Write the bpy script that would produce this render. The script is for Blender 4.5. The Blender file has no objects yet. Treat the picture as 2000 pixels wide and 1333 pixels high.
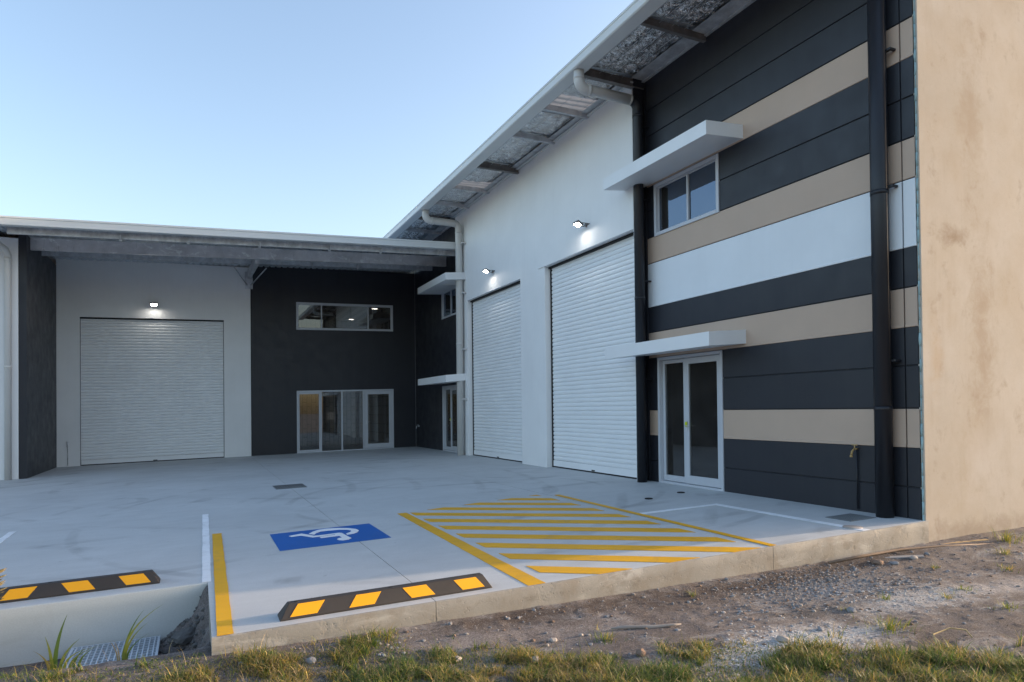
import bpy, bmesh, math, random
import numpy as np
from mathutils import Vector, Matrix
S = bpy.context.scene
C = bpy.data.collections.new("scene"); S.collection.children.link(C)
R = math.radians
random.seed(7); rng = np.random.default_rng(11)

# ------------------------------------------------------------------ camera
yaw, pit, rol = 0.44287, 0.012115, -0.010691
fw = Vector((math.sin(yaw)*math.cos(pit), math.cos(yaw)*math.cos(pit), math.sin(pit)))
r0 = Vector((math.cos(yaw), -math.sin(yaw), 0)); u0 = r0.cross(fw)
r1 = r0*math.cos(rol)+u0*math.sin(rol); u1 = -r0*math.sin(rol)+u0*math.cos(rol)
cd = bpy.data.cameras.new("camera"); cam = bpy.data.objects.new("camera", cd); C.objects.link(cam)
M = Matrix.Identity(4)
for i in range(3):
    M[i][0] = r1[i]; M[i][1] = u1[i]; M[i][2] = -fw[i]
M[0][3], M[1][3], M[2][3] = -7.575, 0.0, 1.3617
cam.matrix_world = M
cd.sensor_width = 36; cd.lens = 36*1300/2000; cd.shift_y = 0.0593
cd.clip_start = 0.05; cd.clip_end = 3000
S.camera = cam

# ------------------------------------------------------------------ light
SUN_EL, SUN_AZ = 9.0, 8.5        # azimuth measured from +x towards -y
sd = Vector((math.cos(R(SUN_EL))*math.cos(R(SUN_AZ)), -math.cos(R(SUN_EL))*math.sin(R(SUN_AZ)), math.sin(R(SUN_EL))))
w = bpy.data.worlds.new("World"); S.world = w; w.use_nodes = True
nt = w.node_tree; nt.nodes.clear()
sky = nt.nodes.new("ShaderNodeTexSky"); sky.sky_type = 'NISHITA'; sky.sun_disc = False
sky.sun_elevation = R(SUN_EL); sky.sun_rotation = math.atan2(sd.x, sd.y)
sky.altitude = 0; sky.air_density = 1.0; sky.dust_density = 2.6; sky.ozone_density = 1.45
bg = nt.nodes.new("ShaderNodeBackground"); bg.inputs[1].default_value = 0.15
wo = nt.nodes.new("ShaderNodeOutputWorld")
tint = nt.nodes.new("ShaderNodeMix"); tint.data_type = 'RGBA'; tint.blend_type = 'MULTIPLY'; tint.inputs[0].default_value = 1.0; tint.inputs[7].default_value = (1.045, 0.982, 0.985, 1)
nt.links.new(sky.outputs[0], tint.inputs[6]); nt.links.new(tint.outputs[2], bg.inputs[0]); nt.links.new(bg.outputs[0], wo.inputs[0])
ld = bpy.data.lights.new("sun", 'SUN'); ld.energy = 2.1; ld.angle = R(1.2); ld.color = (1.0, 0.78, 0.57)
sun = bpy.data.objects.new("sun", ld); C.objects.link(sun)
sun.rotation_euler = sd.to_track_quat('Z', 'Y').to_euler()
S.view_settings.view_transform = 'Standard'; S.view_settings.look = 'None'
S.view_settings.gamma = 1.0; S.view_settings.exposure = 1.84
S.cycles.max_bounces = 8; S.cycles.use_denoising = True

# ------------------------------------------------------------------ materials
def newmat(name):
    m = bpy.data.materials.new(name); m.use_nodes = True
    n = m.node_tree; n.nodes.clear()
    o = n.nodes.new("ShaderNodeOutputMaterial")
    return m, n, o
def lk(n, a, b): n.links.new(a, b)
def coords(n, sc=(1, 1, 1), rot=(0, 0, 0)):
    t = n.nodes.new("ShaderNodeTexCoord"); mp = n.nodes.new("ShaderNodeMapping")
    mp.inputs['Scale'].default_value = sc; mp.inputs['Rotation'].default_value = rot
    lk(n, t.outputs['Object'], mp.inputs[0]); return mp.outputs[0]
def noise(n, vec, s, d=4, r=0.55, dist=0.0):
    x = n.nodes.new("ShaderNodeTexNoise"); x.inputs['Scale'].default_value = s
    x.inputs['Detail'].default_value = d; x.inputs['Roughness'].default_value = r
    x.inputs['Distortion'].default_value = dist; lk(n, vec, x.inputs['Vector']); return x.outputs[0]
def ramp(n, fac, pts):
    x = n.nodes.new("ShaderNodeValToRGB"); e = x.color_ramp.elements
    while len(e) < len(pts): e.new(0.5)
    for i, (p, c) in enumerate(pts):
        e[i].position = p; e[i].color = (*c, 1) if len(c) == 3 else c
    lk(n, fac, x.inputs[0]); return x.outputs[0]
def g3(v): return (v, v, v)
def mix(n, fac, a, b, mode='MIX'):
    x = n.nodes.new("ShaderNodeMix"); x.data_type = 'RGBA'; x.blend_type = mode
    for sock, v in ((x.inputs[0], fac), (x.inputs[6], a), (x.inputs[7], b)):
        if isinstance(v, (int, float)): sock.default_value = v
        elif isinstance(v, tuple): sock.default_value = (*v, 1)
        else: lk(n, v, sock)
    return x.outputs[2]
def bump(n, h, st, d=0.01, prev=None):
    x = n.nodes.new("ShaderNodeBump"); x.inputs['Strength'].default_value = st; x.inputs['Distance'].default_value = d
    lk(n, h, x.inputs['Height'])
    if prev: lk(n, prev, x.inputs['Normal'])
    return x.outputs[0]
def pbsdf(n, o, col, rough=0.5, metal=0.0, nrm=None, spec=0.5):
    b = n.nodes.new("ShaderNodeBsdfPrincipled")
    if isinstance(col, tuple): b.inputs['Base Color'].default_value = (*col, 1)
    else: lk(n, col, b.inputs['Base Color'])
    if isinstance(rough, (int, float)): b.inputs['Roughness'].default_value = rough
    else: lk(n, rough, b.inputs['Roughness'])
    b.inputs['Metallic'].default_value = metal
    b.inputs['Specular IOR Level'].default_value = spec
    if nrm: lk(n, nrm, b.inputs['Normal'])
    lk(n, b.outputs[0], o.inputs[0]); return b
def paint(name, col, rough=0.45, var=0.06, bscale=60, bst=0.15, spec=0.4, streak=0.0):
    m, n, o = newmat(name); v = coords(n)
    a = noise(n, v, 1.3, 5, 0.6)
    lo = tuple(c*(1-var) for c in col); hi = tuple(min(1, c*(1+var)) for c in col)
    c = ramp(n, a, [(0.3, lo), (0.7, hi)])
    if streak < 0:
        c = mix(n, ramp(n, noise(n, coords(n, (7, 7, 0.5)), 1.0, 6, 0.65), [(0.45, g3(0)), (0.8, g3(-streak))]), c, (0.09, 0.085, 0.08))
        c = mix(n, ramp(n, noise(n, v, 0.8, 5, 0.6), [(0.4, g3(0)), (0.75, g3(-streak*0.4))]), c, (0.08, 0.08, 0.085))
    if streak > 0:
        v2 = coords(n, (9, 9, 0.35)); s = noise(n, v2, 1.0, 5, 0.6)
        c = mix(n, ramp(n, s, [(0.5, g3(0)), (0.8, g3(streak))]), c, tuple(x*0.6 for x in col))
    nn = bump(n, noise(n, v, bscale, 3), bst, 0.002)
    r = ramp(n, noise(n, v, 3.1, 4), [(0.3, g3(rough-0.06)), (0.7, g3(rough+0.1))])
    pbsdf(n, o, c, r, 0, nn, spec); return m
WHITE = paint("white_wall_paint", (0.80, 0.80, 0.80), 0.5, 0.03, 40, 0.12, 0.3, 0.07)
CANOPY = paint("canopy_paint", (0.78, 0.79, 0.80), 0.4, 0.03, 30, 0.05)
DARK = paint("charcoal_wall_paint", (0.0205, 0.0225, 0.030), 0.45, 0.07, 55, 0.15, 0.40, -0.07)
TAN = paint("taupe_wall_paint", (0.50, 0.375, 0.29), 0.5, 0.04, 55, 0.15, 0.3, 0.03)
STRIPEW = paint("pale_stripe_paint", (0.74, 0.77, 0.80), 0.5, 0.03, 55, 0.15, 0.3, 0.06)
DPIPE = paint("charcoal_pipe_paint", (0.017, 0.018, 0.023), 0.38, 0.05, 20, 0.05)
WPIPE = paint("white_pvc", (0.60, 0.59, 0.57), 0.35, 0.04, 20, 0.05)
GUTTER = paint("gutter_paint", (0.66, 0.67, 0.66), 0.35, 0.03, 20, 0.04)
ALU = paint("window_aluminium", (0.50, 0.52, 0.56), 0.35, 0.03, 20, 0.03)
SLAT = paint("roller_slat_paint", (0.80, 0.81, 0.82), 0.42, 0.03, 30, 0.05)
BLACK = paint("black_rubber", (0.042, 0.036, 0.033), 0.6, 0.25, 120, 0.3)
YPANEL = paint("yellow_reflective_panel", (0.86, 0.39, 0.006), 0.35, 0.04, 300, 0.2)
GASKET = paint("black_gasket", (0.015, 0.015, 0.016), 0.7)
def blockwork():
    m, n, o = newmat("interior_blockwork"); t = n.nodes.new("ShaderNodeTexCoord"); mp = n.nodes.new("ShaderNodeMapping"); mp.inputs['Rotation'].default_value = (R(90), 0, R(90)); lk(n, t.outputs['Object'], mp.inputs[0])
    b = n.nodes.new("ShaderNodeTexBrick"); b.inputs['Scale'].default_value = 1.0; b.inputs['Brick Width'].default_value = 0.4; b.inputs['Row Height'].default_value = 0.2; b.inputs['Mortar Size'].default_value = 0.01
    b.inputs['Color1'].default_value = (.60, .55, .50, 1); b.inputs['Color2'].default_value = (.52, .48, .44, 1); b.inputs['Mortar'].default_value = (.20, .19, .18, 1); lk(n, mp.outputs[0], b.inputs[0])
    pbsdf(n, o, b.outputs[0], .85); return m
INT = blockwork()
BLIND = paint("beige_blind", (0.30, 0.27, 0.21), 0.5, 0.25, 10, 0.1)
FOAM = paint("joint_foam", (0.30, 0.42, 0.43), 0.8, 0.2, 40, 0.5)
SEAL = paint("grey_sealant", (0.22, 0.22, 0.23), 0.6)
WOOD = paint("sawn_pine", (0.55, 0.36, 0.17), 0.7, 0.2, 60, 0.3)
BARK = paint("weathered_wood", (0.20, 0.14, 0.10), 0.8, 0.3, 60, 0.5)
BRASS = paint("brass", (0.45, 0.30, 0.12), 0.35)
YTAG = paint("yellow_plastic_tag", (0.55, 0.62, 0.02), 0.4)
ZINC_ = paint("grate_zinc", (0.46, 0.51, 0.56), 0.45, 0.15, 40, 0.2)
ROCK = paint("pale_stone", (0.36, 0.32, 0.29), 0.9, 0.35, 30, 0.7)
ROCKG = paint("grey_stone", (0.24, 0.24, 0.25), 0.9, 0.35, 30, 0.7)
ROCKD = paint("dark_rubble", (0.11, 0.105, 0.10), 0.9, 0.4, 18, 0.9)
ROCKB = paint("brown_stone", (0.22, 0.15, 0.11), 0.9, 0.3, 30, 0.7)
STRAW = paint("dry_stalk", (0.42, 0.32, 0.16), 0.8, 0.2)
def leafmat(name, col):
    m, n, o = newmat(name)
    d = n.nodes.new("ShaderNodeBsdfPrincipled"); d.inputs['Base Color'].default_value = (*col, 1); d.inputs['Roughness'].default_value = 0.55
    t = n.nodes.new("ShaderNodeBsdfTranslucent"); t.inputs[0].default_value = (*[min(1, c*1.3) for c in col], 1)
    x = n.nodes.new("ShaderNodeMixShader"); x.inputs[0].default_value = 0.35
    lk(n, d.outputs[0], x.inputs[1]); lk(n, t.outputs[0], x.inputs[2]); lk(n, x.outputs[0], o.inputs[0]); return m
GR = [leafmat("grass_green", (0.095, 0.150, 0.026)), leafmat("grass_light", (0.20, 0.22, 0.035)), leafmat("grass_yellow", (0.36, 0.26, 0.06)), leafmat("grass_straw", (0.33, 0.25, 0.13)), leafmat("grass_dark", (0.04, 0.075, 0.018))]
def steel(name, col=(0.52, 0.53, 0.55), metal=0.2, rough=0.5, stain=0.5):
    m, n, o = newmat(name); v = coords(n, (1, 1, 1))
    c = ramp(n, noise(n, v, 5, 6, 0.65), [(0.3, tuple(x*0.7 for x in col)), (0.7, tuple(x*1.3 for x in col))])
    v2 = coords(n, (3.2, 1, 1.6)); s = noise(n, v2, 1.0, 6, 0.7, 0.4)
    c = mix(n, ramp(n, s, [(0.55, g3(0)), (0.72, g3(stain))]), c, (0.85, 0.85, 0.80))
    c = mix(n, ramp(n, noise(n, coords(n, (14, 1, 2)), 1, 5, 0.7), [(0.58, g3(0)), (0.75, g3(stain))]), c, tuple(x*0.5 for x in col))
    pbsdf(n, o, c, ramp(n, s, [(0.3, g3(rough-0.1)), (0.7, g3(rough+0.15))]), metal, bump(n, noise(n, v, 25, 3), 0.1, 0.003)); return m
GALV = steel("galvanised_steel"); GALVD = steel("brown_primed_steel", (0.17, 0.155, 0.145), 0.2, 0.55, 0.12)
def beamsteel():
    m, n, o = newmat("weathered_beam_steel"); v = coords(n)
    c = ramp(n, noise(n, v, 2.2, 6, 0.65), [(0.3, (0.50, 0.475, 0.47)), (0.7, (0.74, 0.71, 0.71))])
    st = ramp(n, noise(n, coords(n, (2.4, 1, 4.5)), 1.0, 6, 0.7, 0.8), [(0.56, g3(0)), (0.66, g3(0.85))])
    c = mix(n, st, c, (0.92, 0.92, 0.88))
    c = mix(n, ramp(n, noise(n, coords(n, (16, 1, 1.5)), 1, 5, 0.7), [(0.60, g3(0)), (0.70, g3(0.5))]), c, (0.16, 0.14, 0.14))
    pbsdf(n, o, c, 0.5, 0.15, bump(n, noise(n, v, 25, 3), 0.1, 0.003)); return m
BEAM = beamsteel()
SHEET = steel("roof_sheet_underside", (0.62, 0.66, 0.70), 0.25, 0.45, 0.05)
def concrete(name, base, var=0.16, tyre=False, rough=0.75, stains=None, pits=False, spec=0.35, rv=1.0, spots=None):
    m, n, o = newmat(name); v = coords(n)
    c = ramp(n, noise(n, v, 0.55, 7, 0.62, 0.6), [(0.3, tuple(x*(1-var) for x in base)), (0.7, tuple(x*(1+var) for x in base))])
    c = mix(n, ramp(n, noise(n, coords(n, (0.5, 4.0, 1), (0, 0, 0.10)), 1.6, 7, 0.7, 0.3), [(0.35, g3(0.15)), (0.65, g3(0))]), c, tuple(x*0.55 for x in base))
    c = mix(n, ramp(n, noise(n, v, 90, 3, 0.6), [(0.4, g3(0.18)), (0.6, g3(0))]), c, tuple(x*0.6 for x in base))
    if tyre:
        for (cx, cy, rs, st) in ((-3.2, 10.6, 1.6, 0.30), (-9.0, 13.5, 1.2, 0.28), (-1.8, 17.5, 1.1, 0.26)):
            mp = n.nodes.new("ShaderNodeMapping"); t = n.nodes.new("ShaderNodeTexCoord")
            mp.inputs['Location'].default_value = (-cx, -cy, 0); lk(n, t.outputs['Object'], mp.inputs[0])
            wv = n.nodes.new("ShaderNodeTexWave"); wv.wave_type = 'RINGS'; wv.rings_direction = 'SPHERICAL'
            wv.inputs['Scale'].default_value = 0.22*rs; wv.inputs['Distortion'].default_value = 2.2; wv.inputs['Detail'].default_value = 2.5
            wv.inputs['Detail Scale'].default_value = 0.35; lk(n, mp.outputs[0], wv.inputs[0])
            line = ramp(n, wv.outputs['Fac'], [(0.93, g3(0)), (0.985, g3(1))])
            mk = ramp(n, noise(n, v, 0.5, 5, 0.6, 1.0), [(0.48, g3(0)), (0.62, g3(st))])
            c = mix(n, mix(n, 1.0, line, mk, 'MULTIPLY'), c, tuple(x*0.35 for x in base))
        sp = ramp(n, noise(n, v, 14, 2, 0.5), [(0.72, g3(0)), (0.76, g3(0.45))])
        c = mix(n, sp, c, tuple(x*0.45 for x in base))
    if stains:
        for (sc, lo, hi, am, col, dist) in stains:
            c = mix(n, ramp(n, noise(n, coords(n, sc), 1.0, 7, 0.68, dist), [(lo, g3(0)), (hi, g3(am))]), c, col)
    for (cx, cz, rx, rz, am, col) in (spots or ()):
        t = n.nodes.new("ShaderNodeTexCoord"); mp = n.nodes.new("ShaderNodeMapping"); mp.inputs['Location'].default_value = (-cx/rx, 0, -cz/rz); mp.inputs['Scale'].default_value = (1/rx, 0, 1/rz)
        lk(n, t.outputs['Object'], mp.inputs[0]); ln = n.nodes.new("ShaderNodeVectorMath"); ln.operation = 'LENGTH'; lk(n, mp.outputs[0], ln.inputs[0])
        ad = n.nodes.new("ShaderNodeMath"); ad.operation = 'MULTIPLY_ADD'; lk(n, noise(n, v, 3.5, 9, 0.75, 0.4), ad.inputs[0]); ad.inputs[1].default_value = 4.0; lk(n, ln.outputs['Value'], ad.inputs[2])
        mr = n.nodes.new("ShaderNodeMapRange"); mr.inputs[1].default_value = 2.0; mr.inputs[2].default_value = 3.2; mr.inputs[3].default_value = am; mr.inputs[4].default_value = 0
        lk(n, ad.outputs[0], mr.inputs[0]); c = mix(n, mr.outputs[0], c, col)
    h = noise(n, v, 70, 4, 0.6); nn = bump(n, h, 0.25, 0.0015)
    if pits:
        vo = n.nodes.new("ShaderNodeTexVoronoi"); vo.inputs['Scale'].default_value = 24; lk(n, v, vo.inputs['Vector'])
        pm = ramp(n, vo.outputs['Distance'], [(0.10, g3(0)), (0.2, g3(1))])
        pk = ramp(n, noise(n, v, 5, 4, 0.7), [(0.56, g3(1)), (0.66, g3(0))])
        ph = mix(n, 1.0, pm, pk, 'ADD')
        nn = bump(n, noise(n, v, 26, 7, 0.8, 0.3), 0.4, 0.005, nn); nn = bump(n, ph, 0.35, 0.004, nn)
        c = mix(n, ramp(n, ph, [(0.0, g3(0.75)), (0.6, g3(0))]), c, tuple(x*0.25 for x in base))
    r = ramp(n, noise(n, v, 2.2, 5), [(0.35, g3(rough-0.17*rv)), (0.65, g3(rough+0.1*rv))])
    pbsdf(n, o, c, r, 0, nn, spec); return m
CONC = concrete("slab_concrete", (0.53, 0.54, 0.54), 0.09, True)
CEDGE = concrete("slab_edge_concrete", (0.31, 0.295, 0.265), 0.2, False, 0.85, [((2.2, 2.2, 1.2), 0.48, 0.64, 0.5, (0.22, 0.18, 0.135), 0.6), ((1.5, 1.5, 5), 0.52, 0.66, 0.6, (0.48, 0.465, 0.43), 0.5), ((7, 7, 9), 0.56, 0.66, 0.5, (0.17, 0.15, 0.125), 0.5)], True)
CRET = concrete("retaining_wall_concrete", (0.56, 0.57, 0.55), 0.08, False, 0.8, [((1.3, 1.3, 1.8), 0.55, 0.75, 0.35, (0.30, 0.28, 0.22), 0.8)])
CTAN = concrete("raw_precast_concrete", (0.495, 0.448, 0.388), 0.04, False, 0.85, [((0.55, 0.55, 0.4), 0.38, 0.66, 0.50, (0.42, 0.345, 0.255), 0.2), ((1.6, 1.6, 1.3), 0.45, 0.72, 0.40, (0.40, 0.32, 0.235), 0.2), ((0.8, 0.8, 0.7), 0.42, 0.70, 0.45, (0.57, 0.545, 0.51), 0.1), ((2.8, 2.8, 2.4), 0.58, 0.76, 0.60, (0.28, 0.21, 0.15), 0.25), ((5.0, 5.0, 0.45), 0.52, 0.74, 0.22, (0.33, 0.255, 0.185), 0.15), ((26, 26, 24), 0.60, 0.74, 0.35, (0.30, 0.245, 0.19), 0.1)], False, 0.05, 0.0, [(1.15, 2.2, .28, 1.3, .55, (0.33, 0.25, 0.175)), (.62, 3.38, .38, .13, .75, (0.27, 0.20, 0.14)), (1.0, 4.9, .25, .9, .5, (0.34, 0.26, 0.18)), (1.1, .6, .5, .5, .35, (0.56, 0.53, 0.50)), (.25, 1.9, .12, .5, .35, (0.42, 0.29, 0.17)), (1.0, -.15, 1.6, .16, .55, (0.27, 0.215, 0.165))])
def roadpaint(name, col, wear=0.5):
    m, n, o = newmat(name); v = coords(n)
    c = ramp(n, noise(n, v, 1.6, 5), [(0.3, tuple(x*0.86 for x in col)), (0.7, col)])
    c = mix(n, ramp(n, noise(n, v, 3.0, 7, 0.72, 1.2), [(0.50, g3(0)), (0.70, g3(wear))]), c, tuple(0.42*x+0.08 for x in col))
    c = mix(n, ramp(n, noise(n, v, 55, 4, 0.7), [(0.62, g3(0)), (0.7, g3(wear))]), c, (0.33, 0.33, 0.32))
    pbsdf(n, o, c, 0.6, 0, bump(n, noise(n, v, 70, 3), 0.3, 0.003), 0.3); return m
RYEL = roadpaint("yellow_line_paint", (0.80, 0.41, 0.008)); RWHT = roadpaint("white_line_paint", (0.86, 0.87, 0.89)); RBLU = roadpaint("blue_bay_paint", (0.008, 0.115, 0.42), 0.15)
def foil():
    m, n, o = newmat("silver_foil"); v = coords(n)
    h = noise(n, coords(n, (1.2, 3.2, 1)), 2.4, 4, 0.6, 1.8)
    nn = bump(n, h, 1.0, 0.16)
    pbsdf(n, o, ramp(n, noise(n, v, 2.5, 4), [(0.3, (0.80, 0.82, 0.84)), (0.7, (0.97, 0.98, 0.99))]), 0.10, 0.9, nn); return m
FOIL = foil()
def skyl():
    m, n, o = newmat("translucent_roof_sheet"); v = coords(n)
    t = n.nodes.new("ShaderNodeBsdfTranslucent"); t.inputs[0].default_value = (0.62, 0.60, 0.58, 1)
    d = n.nodes.new("ShaderNodeBsdfDiffuse"); d.inputs[0].default_value = (0.7, 0.7, 0.7, 1)
    x = n.nodes.new("ShaderNodeMixShader"); x.inputs[0].default_value = 0.2
    lk(n, t.outputs[0], x.inputs[1]); lk(n, d.outputs[0], x.inputs[2]); lk(n, x.outputs[0], o.inputs[0]); return m
SKYL = skyl()
def glass(name, tint=0.5, ior=1.7, gc=(0.9, 0.93, 0.95)):
    m, n, o = newmat(name)
    t = n.nodes.new("ShaderNodeBsdfTransparent"); t.inputs[0].default_value = (tint, tint*0.98, tint*0.95, 1)
    g = n.nodes.new("ShaderNodeBsdfGlossy"); g.inputs['Roughness'].default_value = 0.01; g.inputs[0].default_value = (*gc, 1)
    f = n.nodes.new("ShaderNodeFresnel"); f.inputs[0].default_value = ior
    lk(n, bump(n, noise(n, coords(n), 1.2, 2), 0.03, 0.02), g.inputs['Normal'])
    dd = n.nodes.new("ShaderNodeBsdfDiffuse"); dd.inputs[0].default_value = (0.42, 0.38, 0.35, 1); xd = n.nodes.new("ShaderNodeMixShader"); lk(n, ramp(n, noise(n, coords(n), 2.5, 5), [(0.3, g3(0.04)), (0.7, g3(0.085))]), xd.inputs[0]); lk(n, t.outputs[0], xd.inputs[1]); lk(n, dd.outputs[0], xd.inputs[2]); t = xd
    x = n.nodes.new("ShaderNodeMixShader"); lk(n, f.outputs[0], x.inputs[0]); lk(n, t.outputs[0], x.inputs[1]); lk(n, g.outputs[0], x.inputs[2])
    lk(n, x.outputs[0], o.inputs[0]); return m
GLASS = glass("tinted_glass", 0.80, 1.85); GLASSU = glass("reflective_glass", 0.35, 2.5, (0.55, 0.70, 0.92)); GLASSB = glass("dim_glass", 0.45, 1.9)
def emit(name, col, st):
    m, n, o = newmat(name); e = n.nodes.new("ShaderNodeEmission"); e.inputs[0].default_value = (*col, 1); e.inputs[1].default_value = st
    lk(n, e.outputs[0], o.inputs[0]); return m
LED = emit("lit_led_panel", (1, 0.96, 0.88), 30); DLED = emit("lit_downlight", (1, 0.97, 0.9), 4)
def dirt():
    m, n, o = newmat("bare_dirt"); v = coords(n)
    c = ramp(n, noise(n, v, 1.4, 9, 0.7, 0.5), [(0.30, (0.10, 0.080, 0.074)), (0.5, (0.185, 0.160, 0.15)), (0.70, (0.29, 0.262, 0.252))])
    c = mix(n, ramp(n, noise(n, coords(n, (1, 1.9, 1), (0, 0, 0.45)), 1.7, 9, 0.74, 1.0), [(0.53, g3(0)), (0.62, g3(0.7))]), c, (0.36, 0.35, 0.345))
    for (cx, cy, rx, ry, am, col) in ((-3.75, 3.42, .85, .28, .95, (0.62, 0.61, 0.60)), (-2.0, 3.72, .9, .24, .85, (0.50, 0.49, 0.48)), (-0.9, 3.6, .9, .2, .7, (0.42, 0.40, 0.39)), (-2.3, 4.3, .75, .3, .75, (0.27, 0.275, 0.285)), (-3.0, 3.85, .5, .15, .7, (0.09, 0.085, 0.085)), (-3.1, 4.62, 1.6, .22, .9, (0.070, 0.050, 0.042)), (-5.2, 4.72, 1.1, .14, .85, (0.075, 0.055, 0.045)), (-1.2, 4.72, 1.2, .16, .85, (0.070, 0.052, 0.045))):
        t = n.nodes.new("ShaderNodeTexCoord"); mp = n.nodes.new("ShaderNodeMapping"); mp.inputs['Location'].default_value = (-cx/rx, -cy/ry, 0); mp.inputs['Scale'].default_value = (1/rx, 1/ry, 0)
        lk(n, t.outputs['Object'], mp.inputs[0]); ln = n.nodes.new("ShaderNodeVectorMath"); ln.operation = 'LENGTH'; lk(n, mp.outputs[0], ln.inputs[0])
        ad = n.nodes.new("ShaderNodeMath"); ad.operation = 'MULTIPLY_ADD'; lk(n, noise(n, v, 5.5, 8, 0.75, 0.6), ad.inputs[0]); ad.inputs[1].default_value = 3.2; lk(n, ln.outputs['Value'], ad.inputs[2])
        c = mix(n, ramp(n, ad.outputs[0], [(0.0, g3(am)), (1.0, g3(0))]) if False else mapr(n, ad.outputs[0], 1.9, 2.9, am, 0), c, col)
    c = mix(n, ramp(n, noise(n, v, 60, 6, 0.8), [(0.42, g3(0.6)), (0.56, g3(0))]), c, (0.06, 0.048, 0.042))
    c = mix(n, ramp(n, noise(n, v, 110, 3, 0.65), [(0.58, g3(0)), (0.68, g3(0.55))]), c, (0.44, 0.42, 0.40))
    nn = bump(n, noise(n, v, 24, 8, 0.8), 0.8, 0.012)
    nn = bump(n, noise(n, v, 110, 4, 0.75), 0.8, 0.006, nn)
    pbsdf(n, o, c, 0.95, 0, nn, 0.15); return m
def mapr(n, a, f0, f1, t0, t1):
    x = n.nodes.new("ShaderNodeMapRange"); x.inputs[1].default_value = f0; x.inputs[2].default_value = f1; x.inputs[3].default_value = t0; x.inputs[4].default_value = t1
    lk(n, a, x.inputs[0]); return x.outputs[0]
DIRT = dirt()

# ------------------------------------------------------------------ mesh helpers
class MB:
    def __init__(s): s.v = []; s.f = []; s.m = []; s.mats = []; s.sm = []; s.ch = []
    def mi(s, m):
        if m not in s.mats: s.mats.append(m)
        return s.mats.index(m)
    def add(s, vs, fs, m, smooth=False):
        b = len(s.v); k = s.mi(m); s.v += [tuple(p) for p in vs]
        f0 = len(s.f)
        for f in fs: s.f.append(tuple(b+i for i in f)); s.m.append(k); s.sm.append(smooth)
        s.ch.append((b, len(s.v), f0, len(s.f)))
    def box(s, x0, x1, y0, y1, z0, z1, m):
        s.hexa([(x0, y0, z0), (x1, y0, z0), (x1, y1, z0), (x0, y1, z0), (x0, y0, z1), (x1, y0, z1), (x1, y1, z1), (x0, y1, z1)], m)
    def hexa(s, p, m):
        s.add(p, [(0, 3, 2, 1), (4, 5, 6, 7), (0, 1, 5, 4), (1, 2, 6, 5), (2, 3, 7, 6), (3, 0, 4, 7)], m)
    def prism(s, poly, a, b, m, axis='y', smooth=False):
        # poly in the plane normal to axis; a, b: end positions (numbers) or functions giving an offset
        n = len(poly)
        def P(q, t):
            return (q[0], t, q[1]) if axis == 'y' else ((t, q[0], q[1]) if axis == 'x' else (q[0], q[1], t))
        vs = [P(q, a) for q in poly]+[P(q, b) for q in poly]
        fs = [(i, (i+1) % n, n+(i+1) % n, n+i) for i in range(n)]+[tuple(range(n))[::-1], tuple(range(n, 2*n))]
        s.add(vs, fs, m, smooth)
    def tube(s, pts, rad, m, n=20, cap=True):
        pts = [Vector(p) for p in pts]; rr = rad if isinstance(rad, (list, tuple)) else [rad]*len(pts)
        b = len(s.v); k = s.mi(m); prev = None; f0 = len(s.f)
        for i, p in enumerate(pts):
            d = ((pts[min(i+1, len(pts)-1)]-pts[max(i-1, 0)])).normalized()
            up = prev if prev is not None else (Vector((0, 0, 1)) if abs(d.z) < 0.9 else Vector((1, 0, 0)))
            a = d.cross(up).normalized(); c2 = a.cross(d).normalized(); prev = c2
            for j in range(n):
                t = 2*math.pi*j/n; s.v.append(tuple(p+a*math.cos(t)*rr[i]+c2*math.sin(t)*rr[i]))
        for i in range(len(pts)-1):
            for j in range(n):
                s.f.append((b+i*n+j, b+i*n+(j+1) % n, b+(i+1)*n+(j+1) % n, b+(i+1)*n+j)); s.m.append(k); s.sm.append(True)
        if cap:
            s.f.append(tuple(b+j for j in range(n))[::-1]); s.m.append(k); s.sm.append(False)
            s.f.append(tuple(b+(len(pts)-1)*n+j for j in range(n))); s.m.append(k); s.sm.append(False)
        s.ch.append((b, len(s.v), f0, len(s.f)))
    def shear(s, k, x0):
        s.v = [(p[0], p[1], p[2]+k*(p[0]-x0)) for p in s.v]; return s
    def build(s, name, parent=None, bevel=0.0, segs=2, label=None, cat=None, group=None, kind=None, loc=None):
        me = bpy.data.meshes.new(name)
        vs = s.v
        if loc: vs = [(p[0]-loc[0], p[1]-loc[1], p[2]-loc[2]) for p in vs]
        me.from_pydata(vs, [], s.f)
        for m in s.mats: me.materials.append(m)
        me.polygons.foreach_set('material_index', s.m); me.polygons.foreach_set('use_smooth', s.sm)
        bm = bmesh.new(); bm.from_mesh(me); bmesh.ops.recalc_face_normals(bm, faces=bm.faces) if len(s.f) < 40000 and not getattr(s, 'norecalc', 0) else None
        bm.to_mesh(me); bm.free(); me.update()
        o = bpy.data.objects.new(name, me); C.objects.link(o)
        if loc: o.location = loc
        if parent: o.parent = parent
        if bevel:
            b = o.modifiers.new("bevel", 'BEVEL'); b.width = bevel; b.segments = segs; b.limit_method = 'ANGLE'; b.angle_limit = R(40)
        tag(o, label, cat, group, kind); return o
def tag(o, label=None, cat=None, group=None, kind=None):
    if label: o['label'] = label
    if cat: o['category'] = cat
    if group: o['group'] = group
    if kind: o['kind'] = kind
    return o
def thing(name, label, cat, loc=(0, 0, 0), group=None):
    o = bpy.data.objects.new(name, None); C.objects.link(o); o.location = loc; o.empty_display_size = 0.2
    tag(o, label, cat, group); return o
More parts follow.
